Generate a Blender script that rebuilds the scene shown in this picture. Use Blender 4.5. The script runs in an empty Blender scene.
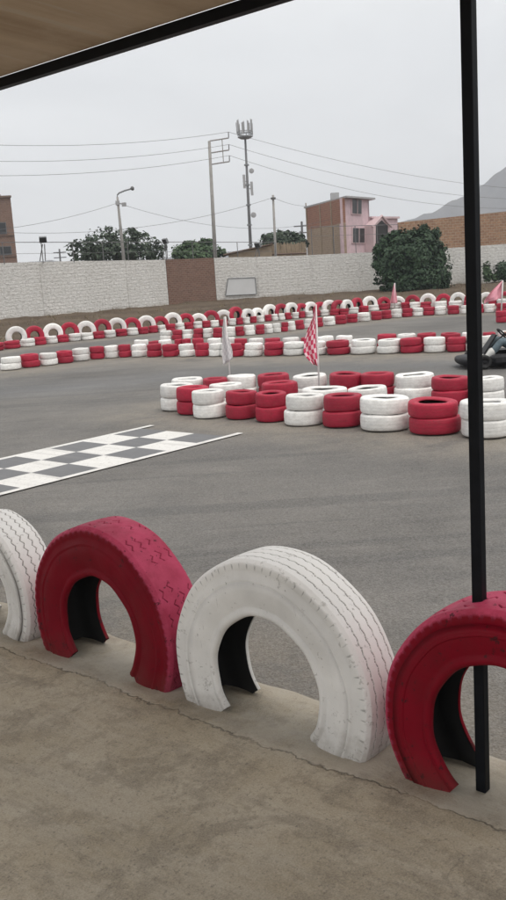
import bpy, bmesh, math, random
import numpy as np
from mathutils import Vector, Matrix, noise

random.seed(7)
np.random.seed(7)
scene = bpy.context.scene
C = scene.collection

# ------------------------------------------------------------------ camera frame
FOCAL, PITCH, ROLL = 930.02, math.radians(10.81), math.radians(-3.712)
EYE = Vector((0, 0, 2.0))
FW = Vector((0, math.cos(PITCH), -math.sin(PITCH)))
UP0 = Vector((0, math.sin(PITCH), math.cos(PITCH)))
RT0 = Vector((1, 0, 0))
RT = RT0 * math.cos(ROLL) + UP0 * math.sin(ROLL)
UP = UP0 * math.cos(ROLL) - RT0 * math.sin(ROLL)


def at(px, py, Y):
    """world point at depth Y seen at photo pixel (px, py)"""
    d = FW * FOCAL + RT * (px - 253) - UP * (py - 450)
    return EYE + d * (Y / d.y)


def on_ground(px, py, z=0.0):
    d = FW * FOCAL + RT * (px - 253) - UP * (py - 450)
    return EYE + d * ((z - EYE.z) / d.z)


ROW = math.radians(48.216)          # the kerb row's frame: local x = away over the track, local y = along the row
ROWM = Matrix.Rotation(ROW, 4, 'Z')
SLAB = 0.108


def rowpt(n, s, z=0.0):
    return ROWM @ Vector((n, s, z))


# ------------------------------------------------------------------ tagging helpers
def tag(o, label=None, cat=None, group=None, kind=None):
    if label: o['label'] = label
    if cat: o['category'] = cat
    if group: o['group'] = group
    if kind: o['kind'] = kind
    return o


def empty(name, loc=(0, 0, 0), rz=0.0):
    o = bpy.data.objects.new(name, None)
    o.empty_display_size = 0.2
    C.objects.link(o)
    o.location = loc
    o.rotation_euler = (0, 0, rz)
    return o


def mesh_obj(name, verts, faces, mat, parent=None, smooth=False, loc=None, rz=None, mats=None, midx=None):
    me = bpy.data.meshes.new(name)
    me.from_pydata([tuple(v) for v in verts], [], [tuple(int(i) for i in f) for f in faces])
    for m in (mats or [mat]):
        me.materials.append(m)
    if midx is not None:
        me.polygons.foreach_set('material_index', list(midx))
    if smooth:
        me.polygons.foreach_set('use_smooth', [True] * len(me.polygons))
    me.update()
    o = bpy.data.objects.new(name, me)
    C.objects.link(o)
    if parent: o.parent = parent
    if loc is not None: o.location = loc
    if rz is not None: o.rotation_euler = (0, 0, rz)
    return o


class MB:
    """collects shapes for ONE mesh"""
    def __init__(self):
        self.v, self.f, self.m = [], [], []

    def add(self, vs, fs, mi=0):
        k = len(self.v)
        self.v += [Vector(p) for p in vs]
        self.f += [tuple(i + k for i in f) for f in fs]
        self.m += [mi] * len(fs)
        return self

    def box(self, c, s, mi=0, rot=None):
        hx, hy, hz = s[0] / 2, s[1] / 2, s[2] / 2
        vs = [Vector((x, y, z)) for z in (-hz, hz) for x, y in ((-hx, -hy), (hx, -hy), (hx, hy), (-hx, hy))]
        if rot is not None: vs = [rot @ p for p in vs]
        c = Vector(c)
        return self.add([p + c for p in vs], [(3, 2, 1, 0), (4, 5, 6, 7), (0, 1, 5, 4), (1, 2, 6, 5), (2, 3, 7, 6), (3, 0, 4, 7)], mi)

    def tube(self, pts, r, n=8, mi=0, cap=True):
        pts = [Vector(p) for p in pts]
        rs = r if isinstance(r, (list, tuple)) else [r] * len(pts)
        vs, fs = [], []
        for i, p in enumerate(pts):
            t = (pts[min(i + 1, len(pts) - 1)] - pts[max(i - 1, 0)])
            t = t.normalized() if t.length > 1e-9 else Vector((0, 0, 1))
            a = Vector((0, 0, 1)) if abs(t.z) < 0.9 else Vector((1, 0, 0))
            u = t.cross(a).normalized(); w = t.cross(u)
            for k in range(n):
                an = 2 * math.pi * k / n
                vs.append(p + u * (rs[i] * math.cos(an)) + w * (rs[i] * math.sin(an)))
        for i in range(len(pts) - 1):
            for k in range(n):
                a, b = i * n + k, i * n + (k + 1) % n
                fs.append((a, b, b + n, a + n))
        if cap:
            fs.append(tuple(range(n - 1, -1, -1)))
            fs.append(tuple((len(pts) - 1) * n + k for k in range(n)))
        return self.add(vs, fs, mi)

    def prism(self, poly, dvec, mi=0):
        """polygon (3-D points) extruded by dvec"""
        n = len(poly); d = Vector(dvec)
        vs = [Vector(p) for p in poly] + [Vector(p) + d for p in poly]
        fs = [tuple(range(n - 1, -1, -1)), tuple(range(n, 2 * n))] + [(i, (i + 1) % n, n + (i + 1) % n, n + i) for i in range(n)]
        return self.add(vs, fs, mi)

    def lathe(self, prof, n=24, mi=0, axis='z', c=(0, 0, 0)):
        vs, fs = [], []
        for i in range(n):
            a = 2 * math.pi * i / n
            for r, z in prof:
                p = {'z': (r * math.cos(a), r * math.sin(a), z), 'y': (r * math.cos(a), z, r * math.sin(a)), 'x': (z, r * math.cos(a), r * math.sin(a))}[axis]
                vs.append(Vector(p) + Vector(c))
        m = len(prof)
        for i in range(n):
            j = (i + 1) % n
            for k in range(m - 1):
                fs.append((i * m + k, j * m + k, j * m + k + 1, i * m + k + 1))
        return self.add(vs, fs, mi)

    def build(self, name, mat, parent=None, smooth=False, mats=None, loc=None, rz=None, fix=True):
        o = mesh_obj(name, self.v, self.f, mat, parent, smooth, loc, rz, mats, self.m)
        if fix:
            bm = bmesh.new(); bm.from_mesh(o.data)
            bmesh.ops.recalc_face_normals(bm, faces=bm.faces)
            bm.to_mesh(o.data); bm.free()
        return o


def bevel(o, w, seg=2):
    m = o.modifiers.new('bevel', 'BEVEL'); m.width = w; m.segments = seg; m.limit_method = 'ANGLE'
    return o


# ------------------------------------------------------------------ material helper
class NT:
    def __init__(self, name):
        self.mat = bpy.data.materials.new(name)
        self.mat.use_nodes = True
        self.t = self.mat.node_tree
        self.b = self.t.nodes['Principled BSDF']
        self.out = self.t.nodes['Material Output']

    def n(self, kind, **kw):
        nd = self.t.nodes.new(kind)
        for k, v in kw.items():
            if k.startswith('_'):
                setattr(nd, k[1:], v)
            else:
                nd.inputs[k.replace('__', ' ')].default_value = v
        return nd

    def l(self, a, b):
        self.t.links.new(a, b); return self

    def coord(self, which='Object', scale=None, rot=None):
        c = self.n('ShaderNodeTexCoord').outputs[which]
        if scale is None and rot is None: return c
        m = self.n('ShaderNodeMapping')
        if scale: m.inputs['Scale'].default_value = scale
        if rot: m.inputs['Rotation'].default_value = rot
        self.l(c, m.inputs['Vector'])
        return m.outputs[0]

    def noise(self, vec, scale, detail=4, rough=0.55, dist=0.0):
        nd = self.n('ShaderNodeTexNoise', Scale=scale, Detail=detail, Roughness=rough, Distortion=dist)
        if vec is not None: self.l(vec, nd.inputs['Vector'])
        return nd.outputs['Fac']

    def ramp(self, fac, stops):
        nd = self.n('ShaderNodeValToRGB')
        e = nd.color_ramp.elements
        while len(e) < len(stops): e.new(0.5)
        for el, (p, c) in zip(e, stops):
            el.position = p
            el.color = (c, c, c, 1) if isinstance(c, (int, float)) else (*c, 1)
        self.l(fac, nd.inputs['Fac'])
        return nd.outputs['Color']

    def mix(self, fac, a, b, mode='MIX'):
        nd = self.n('ShaderNodeMix', _data_type='RGBA', _blend_type=mode)
        for sock, v in ((nd.inputs[0], fac), (nd.inputs[6], a), (nd.inputs[7], b)):
            if isinstance(v, (int, float)): sock.default_value = v if sock.type == 'VALUE' else (v, v, v, 1)
            elif isinstance(v, tuple): sock.default_value = (*v, 1)
            else: self.l(v, sock)
        return nd.outputs[2]

    def math(self, op, a, b=0.0, c=None, clamp=False):
        nd = self.n('ShaderNodeMath', _operation=op, _use_clamp=clamp)
        for i, v in enumerate((a, b) if c is None else (a, b, c)):
            if isinstance(v, (int, float)): nd.inputs[i].default_value = v
            else: self.l(v, nd.inputs[i])
        return nd.outputs[0]

    def attr(self, name):
        return self.n('ShaderNodeAttribute', _attribute_name=name).outputs['Fac']

    def bump(self, h, strength=0.3, dist=0.01):
        nd = self.n('ShaderNodeBump', Strength=strength, Distance=dist)
        self.l(h, nd.inputs['Height'])
        self.l(nd.outputs[0], self.b.inputs['Normal'])
        return self

    def base(self, c):
        if isinstance(c, tuple): self.b.inputs['Base Color'].default_value = (*c, 1)
        else: self.l(c, self.b.inputs['Base Color'])
        return self

    def rough(self, v):
        if isinstance(v, (int, float)): self.b.inputs['Roughness'].default_value = v
        else: self.l(v, self.b.inputs['Roughness'])
        return self

    def spec(self, v):
        self.b.inputs['Specular IOR Level'].default_value = v; return self


def plain(name, col, rough=0.6, var=0.18, scale=6.0, metal=0.0, bump=0.0, bscale=40):
    m = NT(name)
    v = m.coord()
    nz = m.noise(v, scale, 5)
    lo = tuple(max(0, c * (1 - var)) for c in col); hi = tuple(min(1, c * (1 + var)) for c in col)
    m.base(m.ramp(nz, [(0.3, lo), (0.7, hi)])).rough(rough)
    m.b.inputs['Metallic'].default_value = metal
    if bump: m.bump(m.noise(v, bscale, 3), bump, 0.01)
    return m.mat


M = {}


def tyre_paint(name, col, dirt, worn, seed, tread=None, rings=False, groove=(0.045, 0.04, 0.038), spec=0.4, mud=False):
    """brushed paint over rubber: slight tone changes, scuffs to bare rubber, dried mud; 'bare' = unpainted groove bottoms"""
    m = NT(name)
    v = m.coord()
    rnd = m.n('ShaderNodeObjectInfo').outputs['Random']
    off = m.n('ShaderNodeVectorMath', _operation='ADD')
    m.l(v, off.inputs[0])
    cmb = m.n('ShaderNodeCombineXYZ')
    sh = m.math('MULTIPLY', rnd, 37.0)
    m.l(sh, cmb.inputs[0]); m.l(sh, cmb.inputs[2]); m.l(cmb.outputs[0], off.inputs[1])
    vv = off.outputs[0]
    n1 = m.noise(vv, 3.0 + seed, 5)
    c = m.ramp(n1, [(0.25, tuple(x * 0.80 for x in col)), (0.75, tuple(min(1, x * 1.10) for x in col))])
    if tread: c = m.mix(m.math('MULTIPLY', m.attr('tread'), m.ramp(m.noise(vv, 5.0, 6, 0.7), [(0.3, 0.45), (0.62, 1.0)])), c, tread)  # tread tint: the brighter sky light on treads, painted into the colour
    val = m.math('MULTIPLY_ADD', rnd, 0.30, 0.84)
    hsv = m.n('ShaderNodeHueSaturation'); m.l(c, hsv.inputs['Color']); m.l(val, hsv.inputs['Value'])
    c = hsv.outputs[0]
    d1 = m.ramp(m.noise(vv, 2.2, 8, 0.7), [(0.52, 0.0), (0.72, 1.0)])
    c = m.mix(m.math('MULTIPLY', d1, 0.42 if col[1] < .1 else 0.22), c, dirt)
    sc = m.ramp(m.noise(vv, 14.0, 6, 0.75), [(0.615, 0.0), (0.64, 1.0)])
    c = m.mix(m.math('MULTIPLY', sc, 0.8 if col[1] < .1 else 0.5), c, worn)
    sc2 = m.ramp(m.noise(vv, 45.0, 3, 0.6), [(0.68, 0.0), (0.71, 1.0)])
    c = m.mix(m.math('MULTIPLY', sc2, 0.65), c, worn)
    c = m.mix(m.attr('bare'), c, groove)
    m.base(c).rough(m.ramp(m.noise(vv, 9, 4), [(0.3, 0.45), (0.7, 0.7)])).spec(spec)
    if mud:      # splashed earth and chipped paint low on the casing
        sz = m.n('ShaderNodeSeparateXYZ'); m.l(v, sz.inputs[0])
        zz0 = m.math('ADD', sz.outputs[2], m.math('MULTIPLY', m.math('SUBTRACT', m.noise(vv, 7.0, 6, 0.75), 0.5), 0.34))
        mm = m.ramp(m.math('ADD', zz0, 0.5), [(0.27, 1.0), (0.40, 0.0)])
        c = m.mix(m.math('MULTIPLY', mm, 0.55), c, (0.20, 0.165, 0.125) if col[1] > .1 else (0.10, 0.03, 0.025))
        ch = m.ramp(m.noise(vv, 19.0, 7, 0.8), [(0.60, 0.0), (0.62, 1.0)])
        lowz = m.ramp(m.math('ADD', zz0, 0.5), [(0.30, 0.9), (0.62, 0.0)])
        c = m.mix(m.math('MULTIPLY', ch, lowz), c, worn)
        scr = m.n('ShaderNodeMapping'); scr.inputs['Scale'].default_value = (30, 30, 3); m.l(vv, scr.inputs[0])
        c = m.mix(m.math('MULTIPLY', m.ramp(m.noise(scr.outputs[0], 1.4, 6, 0.75), [(0.64, 0.0), (0.68, 1.0)]), 0.5), c, worn)
        m.base(c)
    hgt = m.noise(vv, 60, 5, 0.6)
    if rings:
        sp = m.n('ShaderNodeSeparateXYZ'); m.l(v, sp.inputs[0])
        ln = m.n('ShaderNodeVectorMath', _operation='LENGTH'); cx_ = m.n('ShaderNodeCombineXYZ'); m.l(sp.outputs[0], cx_.inputs[0]); m.l(sp.outputs[1], cx_.inputs[1]); m.l(cx_.outputs[0], ln.inputs[0])
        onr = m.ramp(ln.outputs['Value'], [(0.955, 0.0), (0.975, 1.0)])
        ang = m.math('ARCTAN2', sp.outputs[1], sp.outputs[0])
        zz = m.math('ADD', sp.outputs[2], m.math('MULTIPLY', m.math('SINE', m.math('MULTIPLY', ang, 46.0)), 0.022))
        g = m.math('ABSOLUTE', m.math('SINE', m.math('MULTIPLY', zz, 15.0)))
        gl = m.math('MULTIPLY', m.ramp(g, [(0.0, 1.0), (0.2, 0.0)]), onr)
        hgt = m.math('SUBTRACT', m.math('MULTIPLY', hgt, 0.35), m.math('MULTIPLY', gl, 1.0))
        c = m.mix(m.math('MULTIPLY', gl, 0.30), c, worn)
        m.base(c)
        m.bump(hgt, 0.6, 0.012)
    else:
        m.bump(hgt, 0.25, 0.004)
    return m.mat


RED, WHITE = (0.33, 0.011, 0.036), (0.82, 0.815, 0.795)
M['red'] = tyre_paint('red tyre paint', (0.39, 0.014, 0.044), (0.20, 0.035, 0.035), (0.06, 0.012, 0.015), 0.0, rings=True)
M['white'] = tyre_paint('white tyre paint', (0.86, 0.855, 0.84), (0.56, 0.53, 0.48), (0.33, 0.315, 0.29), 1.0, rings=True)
M['red_truck'] = tyre_paint('red truck tyre paint', (0.20, 0.0035, 0.014), (0.10, 0.012, 0.014), (0.03, 0.012, 0.013), 0.0, tread=(0.50, 0.066, 0.135), groove=(0.17, 0.014, 0.032), spec=0.12, mud=True)  # dark sidewall and pale pink tread colours imitate shade and sky light
M['white_truck'] = tyre_paint('white truck tyre paint', (0.85, 0.84, 0.82), (0.60, 0.57, 0.52), (0.30, 0.285, 0.265), 1.0, tread=(0.88, 0.87, 0.86), groove=(0.13, 0.125, 0.12), mud=True)
M['rubber'] = plain('bare black rubber', (0.012, 0.012, 0.013), 0.75, 0.3, 9)
M['black_metal'] = plain('black painted steel', (0.006, 0.0072, 0.010), 0.5, 0.25, 14, bump=0.05, bscale=90)
M['black_metal'].node_tree.nodes['Principled BSDF'].inputs['Specular IOR Level'].default_value = 0.12
M['grey_metal'] = plain('galvanised steel', (0.20, 0.21, 0.22), 0.5, 0.2, 5)
M['dark_metal'] = plain('weathered dark steel', (0.13, 0.13, 0.135), 0.55, 0.25, 5)
M['pole_concrete'] = plain('pole concrete', (0.30, 0.29, 0.28), 0.85, 0.15, 3)
M['cable'] = plain('cable sheath', (0.14, 0.14, 0.15), 0.7, 0.1, 3)
M['white_metal'] = plain('white painted metal', (0.62, 0.62, 0.60), 0.5, 0.1, 4)
M['glass_dark'] = plain('dark window glass', (0.02, 0.022, 0.025), 0.35, 0.2, 2)
M['pink'] = plain('pink house render', (0.60, 0.455, 0.49), 0.85, 0.12, 2.0)
M['pink_trim'] = plain('pale pink trim', (0.60, 0.46, 0.48), 0.8, 0.08, 2.0)
M['tank'] = plain('grey water tank', (0.36, 0.36, 0.37), 0.6, 0.1, 2.0)
M['shed_wall'] = plain('tan adobe', (0.33, 0.26, 0.185), 0.9, 0.2, 2.0, bump=0.3, bscale=8)
M['shed_roof'] = plain('rusty sheet roof', (0.16, 0.11, 0.085), 0.8, 0.3, 1.5)
M['kart_black'] = plain('black kart plastic', (0.010, 0.010, 0.012), 0.5, 0.3, 8)
M['kart_black'].node_tree.nodes['Principled BSDF'].inputs['Specular IOR Level'].default_value = 0.25
M['denim'] = plain('blue denim', (0.11, 0.15, 0.175), 0.9, 0.35, 14, bump=0.3, bscale=160)
M['shirt'] = plain('dark grey cotton', (0.06, 0.06, 0.065), 0.9, 0.2, 10)
M['skin'] = plain('skin', (0.36, 0.21, 0.15), 0.55, 0.08, 8)
M['shoe'] = plain('white shoe canvas', (0.62, 0.62, 0.6), 0.7, 0.1, 12)
M['pole_white'] = plain('white flag pole paint', (0.66, 0.64, 0.64), 0.5, 0.08, 12)
M['pennant'] = plain('faded pink cloth', (0.74, 0.33, 0.40), 0.85, 0.14, 5)
M['bark'] = plain('bark', (0.11, 0.08, 0.06), 0.9, 0.3, 4, bump=0.4, bscale=20)
M['porch_shade'] = plain('dark gap', (0.02, 0.02, 0.02), 0.9, 0.1, 4)  # near-black colour painted in for the shade inside the porch


def cloth_check(name, a, b, nx, ny):
    m = NT(name)
    ck = m.n('ShaderNodeTexChecker', Scale=1.0)
    uv = m.n('ShaderNodeUVMap', _uv_map='UVMap').outputs[0]
    mp = m.n('ShaderNodeMapping'); mp.inputs['Scale'].default_value = (nx, ny, 1)
    m.l(uv, mp.inputs[0]); m.l(mp.outputs[0], ck.inputs['Vector'])
    ck.inputs['Color1'].default_value = (*a, 1); ck.inputs['Color2'].default_value = (*b, 1)
    m.base(ck.outputs[0]).rough(0.85)
    return m.mat


M['flag_check'] = cloth_check('red and pink chequered cloth', (0.86, 0.62, 0.67), (0.60, 0.045, 0.12), 6, 12)
M['flag_white'] = cloth_check('white cloth with pale checks', (0.66, 0.65, 0.66), (0.55, 0.54, 0.56), 6, 12)


def brick_mat(name, c1, c2, mortar, scale, bumpd, msize=0.02, wear=None, wearamt=0.4, w=0.5, h=0.22, stain=(0.2, 0.17, 0.14), grain=0.35, splash=0.0):
    """mapped over local x (along) and z (up) of the wall object"""
    m = NT(name)
    v = m.coord()
    sp = m.n('ShaderNodeSeparateXYZ'); m.l(v, sp.inputs[0])
    cb = m.n('ShaderNodeCombineXYZ'); m.l(sp.outputs[0], cb.inputs[0]); m.l(sp.outputs[2], cb.inputs[1])
    jit = m.n('ShaderNodeVectorMath', _operation='ADD')
    nzc = m.n('ShaderNodeTexNoise', Scale=3.0, Detail=3.0); m.l(v, nzc.inputs['Vector'])
    sc = m.n('ShaderNodeVectorMath', _operation='SCALE'); m.l(nzc.outputs['Color'], sc.inputs[0]); sc.inputs['Scale'].default_value = 0.05
    m.l(cb.outputs[0], jit.inputs[0]); m.l(sc.outputs[0], jit.inputs[1])
    br = m.n('ShaderNodeTexBrick', Scale=scale)
    br.inputs['Mortar Size'].default_value = msize
    br.inputs['Brick Width'].default_value = w
    br.inputs['Row Height'].default_value = h
    br.inputs['Color1'].default_value = (*c1, 1); br.inputs['Color2'].default_value = (*c2, 1); br.inputs['Mortar'].default_value = (*mortar, 1)
    m.l(jit.outputs[0], br.inputs['Vector'])
    c = br.outputs['Color']
    pat = m.ramp(m.noise(v, 0.55, 6, 0.65), [(0.35, 0.0), (0.68, 1.0)])
    c = m.mix(m.math('MULTIPLY', pat, wearamt * 0.6), c, wear or stain)
    fine = m.ramp(m.noise(v, 5.5, 5, 0.7), [(0.54, 0.0), (0.66, 1.0)])
    c = m.mix(m.math('MULTIPLY', fine, wearamt), c, stain)
    sm = m.n('ShaderNodeMapping'); sm.inputs['Scale'].default_value = (0.55, 0.55, 1.6); m.l(v, sm.inputs[0])
    gr = m.noise(sm.outputs[0], 8.5, 5, 0.8)
    c = m.mix(m.math('MULTIPLY', m.ramp(gr, [(0.50, 0.0), (0.60, 1.0)]), grain), c, stain)
    lo = m.ramp(m.math('ADD', sp.outputs[2], m.math('MULTIPLY', m.noise(v, 1.2, 5, 0.7), 1.2)), [(0.75, 1.0), (1.35, 0.0)])
    c = m.mix(m.math('MULTIPLY', lo, splash), c, (0.30, 0.255, 0.20))
    m.base(c).rough(0.9).spec(0.2)
    hgt = m.math('ADD', m.math('MULTIPLY', br.outputs['Fac'], -0.8), m.math('ADD', m.noise(v, 7, 4), m.math('MULTIPLY', gr, 1.5)))
    m.bump(hgt, 0.8, bumpd)
    return m.mat


M['white_block'] = brick_mat('whitewashed block wall', (0.88, 0.87, 0.85), (0.83, 0.825, 0.805), (0.76, 0.75, 0.73), 1.0, 0.09, 0.018, (0.64, 0.62, 0.59), 0.5, 0.42, 0.2, (0.46, 0.44, 0.41), 0.6, 0.5)
M['brown_brick'] = brick_mat('bare brown brick', (0.19, 0.105, 0.08), (0.25, 0.145, 0.11), (0.30, 0.24, 0.20), 1.0, 0.05, 0.012, (0.22, 0.16, 0.13), 0.35, 0.3, 0.13, (0.12, 0.08, 0.065))
M['tan_brick'] = brick_mat('orange tan brick', (0.46, 0.27, 0.17), (0.31, 0.175, 0.115), (0.48, 0.39, 0.30), 1.0, 0.05, 0.02, (0.38, 0.27, 0.18), 0.4, 0.36, 0.2, (0.2, 0.12, 0.08), 0.6)
M['house_brick'] = brick_mat('red house brick', (0.40, 0.185, 0.125), (0.32, 0.145, 0.10), (0.40, 0.29, 0.235), 1.0, 0.05, 0.015, (0.33, 0.24, 0.18), 0.3, 0.36, 0.18, (0.16, 0.1, 0.08))
M['house_brick_low'] = brick_mat('tan plastered brick', (0.42, 0.32, 0.235), (0.36, 0.27, 0.20), (0.44, 0.36, 0.3), 1.0, 0.05, 0.015, (0.36, 0.28, 0.2), 0.3, 0.36, 0.18, (0.18, 0.13, 0.1))
M['apartment'] = brick_mat('brown block facade', (0.25, 0.16, 0.125), (0.21, 0.135, 0.105), (0.27, 0.19, 0.155), 1.0, 0.04, 0.02, (0.24, 0.16, 0.12), 0.3, 0.4, 0.2, (0.13, 0.09, 0.07))


def leaf_mat(name, dark, light, trans=0.0):
    m = NT(name)
    v = m.coord()
    c = m.mix(m.ramp(m.noise(v, 0.9, 3), [(0.35, 0.0), (0.65, 1.0)]), dark, light)
    c = m.mix(m.ramp(m.noise(v, 11, 2), [(0.35, 0.0), (0.7, 0.7)]), c, tuple(min(1, x * 1.5) for x in light))
    m.base(c).rough(0.55).spec(0.3)
    return m.mat


M['leaf_dark'] = leaf_mat('dark leaves', (0.012, 0.028, 0.014), (0.026, 0.055, 0.024))
M['leaf_grey'] = leaf_mat('dusty green leaves', (0.026, 0.042, 0.028), (0.05, 0.07, 0.045))
M['leaf_green'] = leaf_mat('green leaves', (0.03, 0.058, 0.028), (0.06, 0.10, 0.045))
M['dry_weed'] = leaf_mat('dry weeds', (0.13, 0.105, 0.065), (0.22, 0.18, 0.11))


def asphalt():
    m = NT('worn asphalt')
    v = m.coord()
    big = m.noise(v, 0.22, 8, 0.66, 0.4)
    c = m.ramp(big, [(0.40, (0.100, 0.093, 0.085)), (0.60, (0.19, 0.177, 0.162))])
    # long sweeping tyre streaks that follow the driving line
    st = m.n('ShaderNodeMapping'); st.inputs['Scale'].default_value = (0.35, 1.0, 1.0); st.inputs['Rotation'].default_value = (0, 0, math.radians(9))
    m.l(v, st.inputs[0])
    s1 = m.noise(st.outputs[0], 0.9, 9, 0.72, 0.9)
    c = m.mix(m.math('MULTIPLY', m.ramp(s1, [(0.46, 0.0), (0.60, 1.0)]), 0.42), c, (0.078, 0.073, 0.068))
    s2 = m.noise(st.outputs[0], 3.6, 8, 0.75, 0.8)
    c = m.mix(m.math('MULTIPLY', m.ramp(s2, [(0.51, 0.0), (0.61, 1.0)]), 0.25), c, (0.25, 0.23, 0.204))
    c = m.mix(m.math('MULTIPLY', m.ramp(m.noise(v, 0.35, 8, 0.7, 0.5), [(0.45, 0.0), (0.6, 1.0)]), 0.30), c, (0.215, 0.198, 0.176))
    skn = m.n('ShaderNodeMapping'); skn.inputs['Scale'].default_value = (0.05, 2.2, 1); skn.inputs['Rotation'].default_value = (0, 0, math.radians(-24)); m.l(v, skn.inputs[0])
    c = m.mix(m.math('MULTIPLY', m.ramp(m.noise(skn.outputs[0], 1.3, 3, 0.5, 0.25), [(0.59, 0.0), (0.62, 1.0)]), 0.40), c, (0.06, 0.058, 0.056))
    c = m.mix(m.math('MULTIPLY', m.attr('rubbered'), m.ramp(m.noise(st.outputs[0], 2.5, 5, 0.7), [(0.25, 0.25), (0.7, 0.95)])), c, (0.118, 0.122, 0.130))
    dn = m.ramp(m.noise(v, 1.3, 8, 0.75), [(0.38, 0.25), (0.55, 1.0)])
    c = m.mix(m.math('MULTIPLY', m.attr('dust'), dn), c, (0.29, 0.255, 0.205))
    blot = m.ramp(m.noise(v, 0.75, 9, 0.76, 0.6), [(0.56, 0.0), (0.62, 1.0)])
    c = m.mix(m.math('MULTIPLY', blot, 0.42), c, (0.10, 0.095, 0.09))
    vo = m.n('ShaderNodeTexVoronoi', Scale=95.0); m.l(v, vo.inputs['Vector'])
    c = m.mix(0.34, c, m.ramp(vo.outputs['Color'], [(0.1, 0.04), (0.9, 0.28)]), 'MIX')
    gm = m.ramp(m.noise(v, 34, 4, 0.75), [(0.56, 0.0), (0.66, 1.0)])
    c = m.mix(m.math('MULTIPLY', gm, 0.4), c, (0.07, 0.067, 0.064))
    gm2 = m.ramp(m.noise(v, 21, 5, 0.8), [(0.60, 0.0), (0.68, 1.0)])
    c = m.mix(m.math('MULTIPLY', gm2, 0.3), c, (0.27, 0.25, 0.225))
    # hairline cracks
    dv = m.n('ShaderNodeVectorMath', _operation='ADD')
    nzc = m.n('ShaderNodeTexNoise', Scale=0.9, Detail=5.0); m.l(v, nzc.inputs['Vector'])
    m.l(v, dv.inputs[0]); m.l(nzc.outputs['Color'], dv.inputs[1])
    cr = m.n('ShaderNodeTexVoronoi', _feature='DISTANCE_TO_EDGE', Scale=0.42); m.l(dv.outputs[0], cr.inputs['Vector'])
    ck = m.math('MULTIPLY', m.ramp(cr.outputs['Distance'], [(0.0, 1.0), (0.007, 0.0)]), m.ramp(m.noise(v, 0.6, 3), [(0.56, 0.0), (0.66, 0.25)]))
    c = m.mix(ck, c, (0.07, 0.066, 0.062))
    m.base(c).rough(m.ramp(m.noise(v, 0.4, 4), [(0.3, 0.62), (0.7, 0.9)])).spec(0.3)
    h = m.math('ADD', vo.outputs['Distance'], m.math('MULTIPLY', m.noise(v, 12, 5, 0.7), 1.6))
    m.bump(m.math('SUBTRACT', h, m.math('MULTIPLY', ck, 1.0)), 0.45, 0.012)
    return m.mat


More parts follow.
